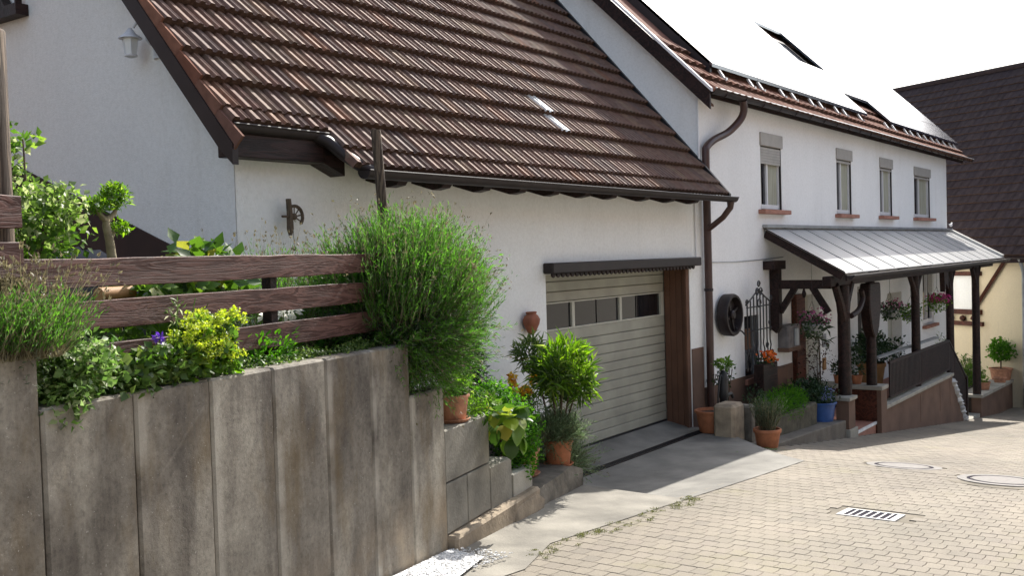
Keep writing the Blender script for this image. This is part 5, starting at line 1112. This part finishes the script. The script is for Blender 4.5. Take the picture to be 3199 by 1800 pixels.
def bush(label, c, blobs, n, L, Wd, m, stems=5, h=.5, cat='plant', name='leafy_shrub', flowers=None, group=None):
    t = thing(name, label, cat, c, 0, group); fb = FB(); cloud(fb, [(V(*p), r) for p, r in blobs], n, L, Wd, .6, .6, .35); fb.build('foliage', M[m], t)
    mb = MB()
    for k in range(stems): e = blobs[k % len(blobs)][0]; mb.tube([V(0, 0, 0), V(e[0]*.4, e[1]*.4, e[2]*.6), V(*e)], [.010, .007, .004], 5)
    mb.build('stems', M['bark'], t)
    if flowers: fb = FB(); cloud(fb, [(V(*p), r) for p, r in flowers[0]], flowers[1], .04, .03, .5, .6, .3); fb.build('blooms', M[flowers[2]], t)
    return t
bush('dark green shrub mass behind the blue pot below the first canopy post', (16.0, 5.6, -.3), [((.0, 0, .45), (.42, .28, .22)), ((.3, 0, .35), (.3, .25, .25)), ((-.4, 0, .35), (.25, .2, .2))], 1500, .07, .035, 'dkgreen')
bush('open twiggy shrub with dark red leaves in front of the porch wall', (16.9, 5.75, .1), [((.0, 0, .55), (.38, .25, .26)), ((.2, 0, .35), (.3, .2, .25)), ((-.25, 0, .4), (.22, .2, .22))], 200, .05, .025, 'redleaf', 12)
bush('low rosy-tipped plants under the letterbox', (15.9, 5.85, -.2), [((0, 0, .25), (.35, .2, .22)), ((.4, 0, .3), (.3, .2, .25)), ((-.2, 0, .35), (.2, .15, .16))], 800, .06, .03, 'dkgreen', flowers=([((.1, -.1, .42), (.12, .06, .05)), ((.5, -.1, .45), (.1, .06, .05))], 40, 'pink'))
t = thing('flower_box', 'planter with orange blooms hung in the iron trellis over the cellar window', 'planter', (15.05, 5.92, .66))
MB().box(-.3, .28, -.08, .08, -.5, .04).build('box', M['dkwood'], t, bevel=.01); fb = FB(); cloud(fb, [(V(.05, -.02, .14), (.22, .09, .09)), (V(.14, -.02, .09), (.13, .08, .06))], 130, .055, .045, .5, .5, .3); fb.build('blooms', M['orange'], t)
fb = FB(); cloud(fb, [(V(0, 0, .08), (.28, .09, .07))], 130, .06, .03, .5); fb.build('foliage', M['dkgreen'], t)
MB().box(15.55, 16.2, 6.0, 6.17, -.2, .52).build('dark_board', M['brownp'], None, label='dark brown board leaning on the wall right of the iron trellis', cat='board')
def basket(label, c, m, nf, dark=True, sz=1., white=False):
    t = thing('hanging_basket', label, 'hanging basket', c, 0, 'hanging flower baskets under the canopy')
    MB().lathe([(.05, -.16), (.12, -.13), (.17, -.02), (.16, -.01), (.02, -.03)], 14).build('bowl', M['frame'] if white else M['greymetal'], t, True)
    mb = MB(); H = cz(c[1])-.05-c[2]-.3
    for k in range(3): a = k*2.1; mb.tube([(.15*math.cos(a), .15*math.sin(a), 0), (0, 0, .35)], .003, 3)
    mb.tube([(0, 0, .35), (0, 0, H+.25)], .003, 3); mb.build('hanger', M['iron'], t)
    fb = FB(); cloud(fb, [(V(0, 0, .02), (.30*sz, .24, .13)), (V(-.15*sz, -.05, -.08), (.2*sz, .15, .12))], 420, .06, .035, .5); fb.build('foliage', M['dkgreen'] if dark else M['green'], t)
    if nf: fb = FB(); cloud(fb, [(V(.05, -.03, .10), (.33*sz, .24, .10)), (V(.18, -.03, .06), (.18*sz, .2, .08))], nf, .05, .045, .6, .5, .4); fb.build('blooms', M[m], t)
    return t
basket('basket of dull pink flowers hanging left of the first canopy post', (15.75, 5.42, 1.27), 'pinkd', 150)
basket('basket of dull pink flowers hanging right of the carved panel post', (20.45, 5.5, 1.20), 'pinkd', 90, sz=.8)
basket('basket of trailing plain green leaves hanging in mid porch', (22.0, 5.5, 1.05), 'pink', 0, False, 1.1)
basket('basket of vivid magenta flowers in white bowl hanging at the far window', (23.6, 5.35, 1.17), 'pink', 320, False, 1.1, True)
t = pot('potted_shrub', 'tall ochre pot with a dense dark shrub behind the railing', (20.0, 5.75, -.42), .27, .62, M['ywood'], None, False, 'potted plant', rb=.6)
fb = FB(); cloud(fb, [(V(.0, 0, .92), (.42, .3, .30)), (V(.3, 0, .82), (.4, .3, .18)), (V(-.1, 0, 1.1), (.25, .2, .2))], 1300, .085, .045, .7); fb.build('foliage', M['dkgreen'], t); MB().tube([(0, 0, .5), (0, 0, .95)], .02, 6).build('trunk', M['bark'], t)
bush('light airy shrub with small leaves beside the third canopy post', (21.5, 5.7, -.4), [((.0, 0, .62), (.30, .25, .22)), ((.15, 0, .82), (.2, .2, .15))], 170, .075, .045, 'dkgreen', 6)
for k, (x, y, lab, m) in enumerate(((17.95, 5.72, 'small terracotta pot with pink bloom on the porch side wall', 'terra'), (17.98, 5.42, 'small terracotta pot nearest the second canopy post on the side wall', 'terra'))):
    t = pot('potted_plant', lab, (x, y, .05), .10, .15, M[m], 'small pots on the porch side wall', False, 'potted plant')
    fb = FB(); cloud(fb, [(V(0, 0, .28), (.12, .12, .14)), (V(.02, 0, .5), (.12, .12, .16))] if k else [(V(0, 0, .26), (.12, .12, .12))], 260, .06, .035, .7); fb.build('foliage', M['dkgreen'], t)
    if k == 0: fb = FB(); cloud(fb, [(V(.03, -.05, .3), (.06, .05, .08))], 24, .04, .03, .5); fb.build('bloom', M['pink'], t)
bush('palm-like grey-green plant between the first two canopy posts', (17.5, 5.9, -.1), [((.0, 0, .95), (.26, .2, .12)), ((-.1, 0, 1.15), (.16, .15, .2))], 60, .22, .03, 'lavd', 3)
# planter by the ochre house
t = pot('potted_shrub', 'big terracotta pot with a round green shrub before the grey downpipe', (30.35, 5.25, -1.35), .30, .36, M['terra2'], None, False, 'potted plant')
fb = FB(); cloud(fb, [(V(.0, 0, .85), (.38, .32, .26)), (V(-.15, 0, 1.0), (.24, .2, .2)), (V(.15, 0, .75), (.32, .25, .2))], 1200, .085, .05, .6); fb.build('crown', M['bright_green'], t); MB().tube([(0, 0, .3), (0, 0, .85)], .02, 6).build('trunk', M['bark'], t)
t = pot('small_pot', 'small terracotta bowl on the planter wall in front of the big pot', (29.6, 5.15, -1.34), .17, .18, M['terra2'], None, False, 'flower pot')
t = pot('small_pot', 'terracotta pot with a cream flower beside the last canopy post', (27.6, 5.2, -1.28), .19, .24, M['terra2'], None, False, 'potted plant'); fb = FB(); cloud(fb, [(V(0, 0, .3), (.15, .12, .1))], 120, .06, .03, .6); fb.build('foliage', M['green'], t)
bush('bushy green plant on the planter wall behind the terracotta pots', (28.9, 5.7, -1.35), [((.0, 0, .3), (.5, .3, .28)), ((-.5, 0, .5), (.35, .25, .4)), ((.4, 0, .15), (.3, .2, .2))], 1500, .10, .03, 'green')
bush('yellow-green airy plant growing between the stair and the ochre house', (27.6, 6.1, -1.5), [((.0, 0, 1.0), (.42, .3, .45)), ((-.3, 0, 1.4), (.25, .2, .3)), ((.3, 0, .6), (.3, .2, .3))], 520, .09, .03, 'pale')
# weeds along the paving edge
def weeds(label, pts, m):
    fb = FB(); cl = []
    for (x, y, r) in pts: cl.append((V(x, y, g(x)+.004), (r, r*.8, .006)))
    cloud(fb, cl, 46*len(pts), .014, .006, .8, .5, .1); o_ = fb.build('weeds', M[m], None); tag(o_, label, 'weeds')
R = random.Random(5)
weeds('low mossy weeds along the paver edge below the concrete strip', [(5.8+R.uniform(0, 2.7), 4.05+R.uniform(-.14, .05), R.uniform(.02, .06)) for _ in range(60)], 'weed')
weeds('tuft of bright weeds where the ramp meets the front slab', [(12.2+R.uniform(-.6, .7), 4.95+R.uniform(-.12, .12), R.uniform(.03, .08)) for _ in range(24)], 'bright_green')

# ---------------------------------------------------------------- the rest of the lane: unseen barn added to shade the gable, houses across the street
bn = thing('added_shade_barn', 'dark unseen barn added left of the garden to shade the gable', 'barn')
MB().box(-9, .3, 9.4, 17, .5, 7.2).build('wall', M['brownp'], bn)
MB().prism([(8.8, 7.0), (13.2, 11.0), (17.6, 7.0)], lambda y, z: V(-9.5, y, z), lambda y, z: V(.7, y, z)).build('roof', M['tile3'], bn)
for k in range(4): MB().box(-8+2.2*k, -6.9+2.2*k, 9.34, 9.399, 3.4, 4.8).build('window', M['glass'], bn)
for k, (x0, x1, h_, m_, lab) in enumerate(((-10, 8.5, 6.6, 'plaster', 'cream house across the street beside the camera'), (10.0, 24.5, 6.2, 'plaster2', 'white house across the street opposite the garage'))):
    t = thing('street_house', lab, 'house')
    y1 = -5.2-.8*k; MB().box(x0, x1, y1-8, y1, -3, h_).build('wall', M[m_], t)
    MB().prism([(y1+.5, h_-.35), (y1-4, h_+3.6), (y1-8.5, h_-.35)], lambda y, z: V(x0-.4, y, z), lambda y, z: V(x1+.4, y, z)).build('roof', M['tile2'], t)
    n_ = int((x1-x0)/2.6)
    for q in range(n_):
        for zz in (.9+.4*(1-k), 3.7):
            xx = x0+1.0+q*2.6; f_ = MB().box(xx, xx+1.1, y1+.001, y1+.04, zz, zz+1.3).build('window', M['frame'], t)
            MB().box(xx+.08, xx+.51, y1+.041, y1+.05, zz+.08, zz+1.22).build('pane', M['glass'], f_); MB().box(xx+.59, xx+1.02, y1+.041, y1+.05, zz+.08, zz+1.22).build('pane', M['glass'], f_)
            MB().box(xx-.1, xx+1.2, y1+.001, y1+.12, zz-.08, zz-.001).build('window_sill', M['sill'], t)
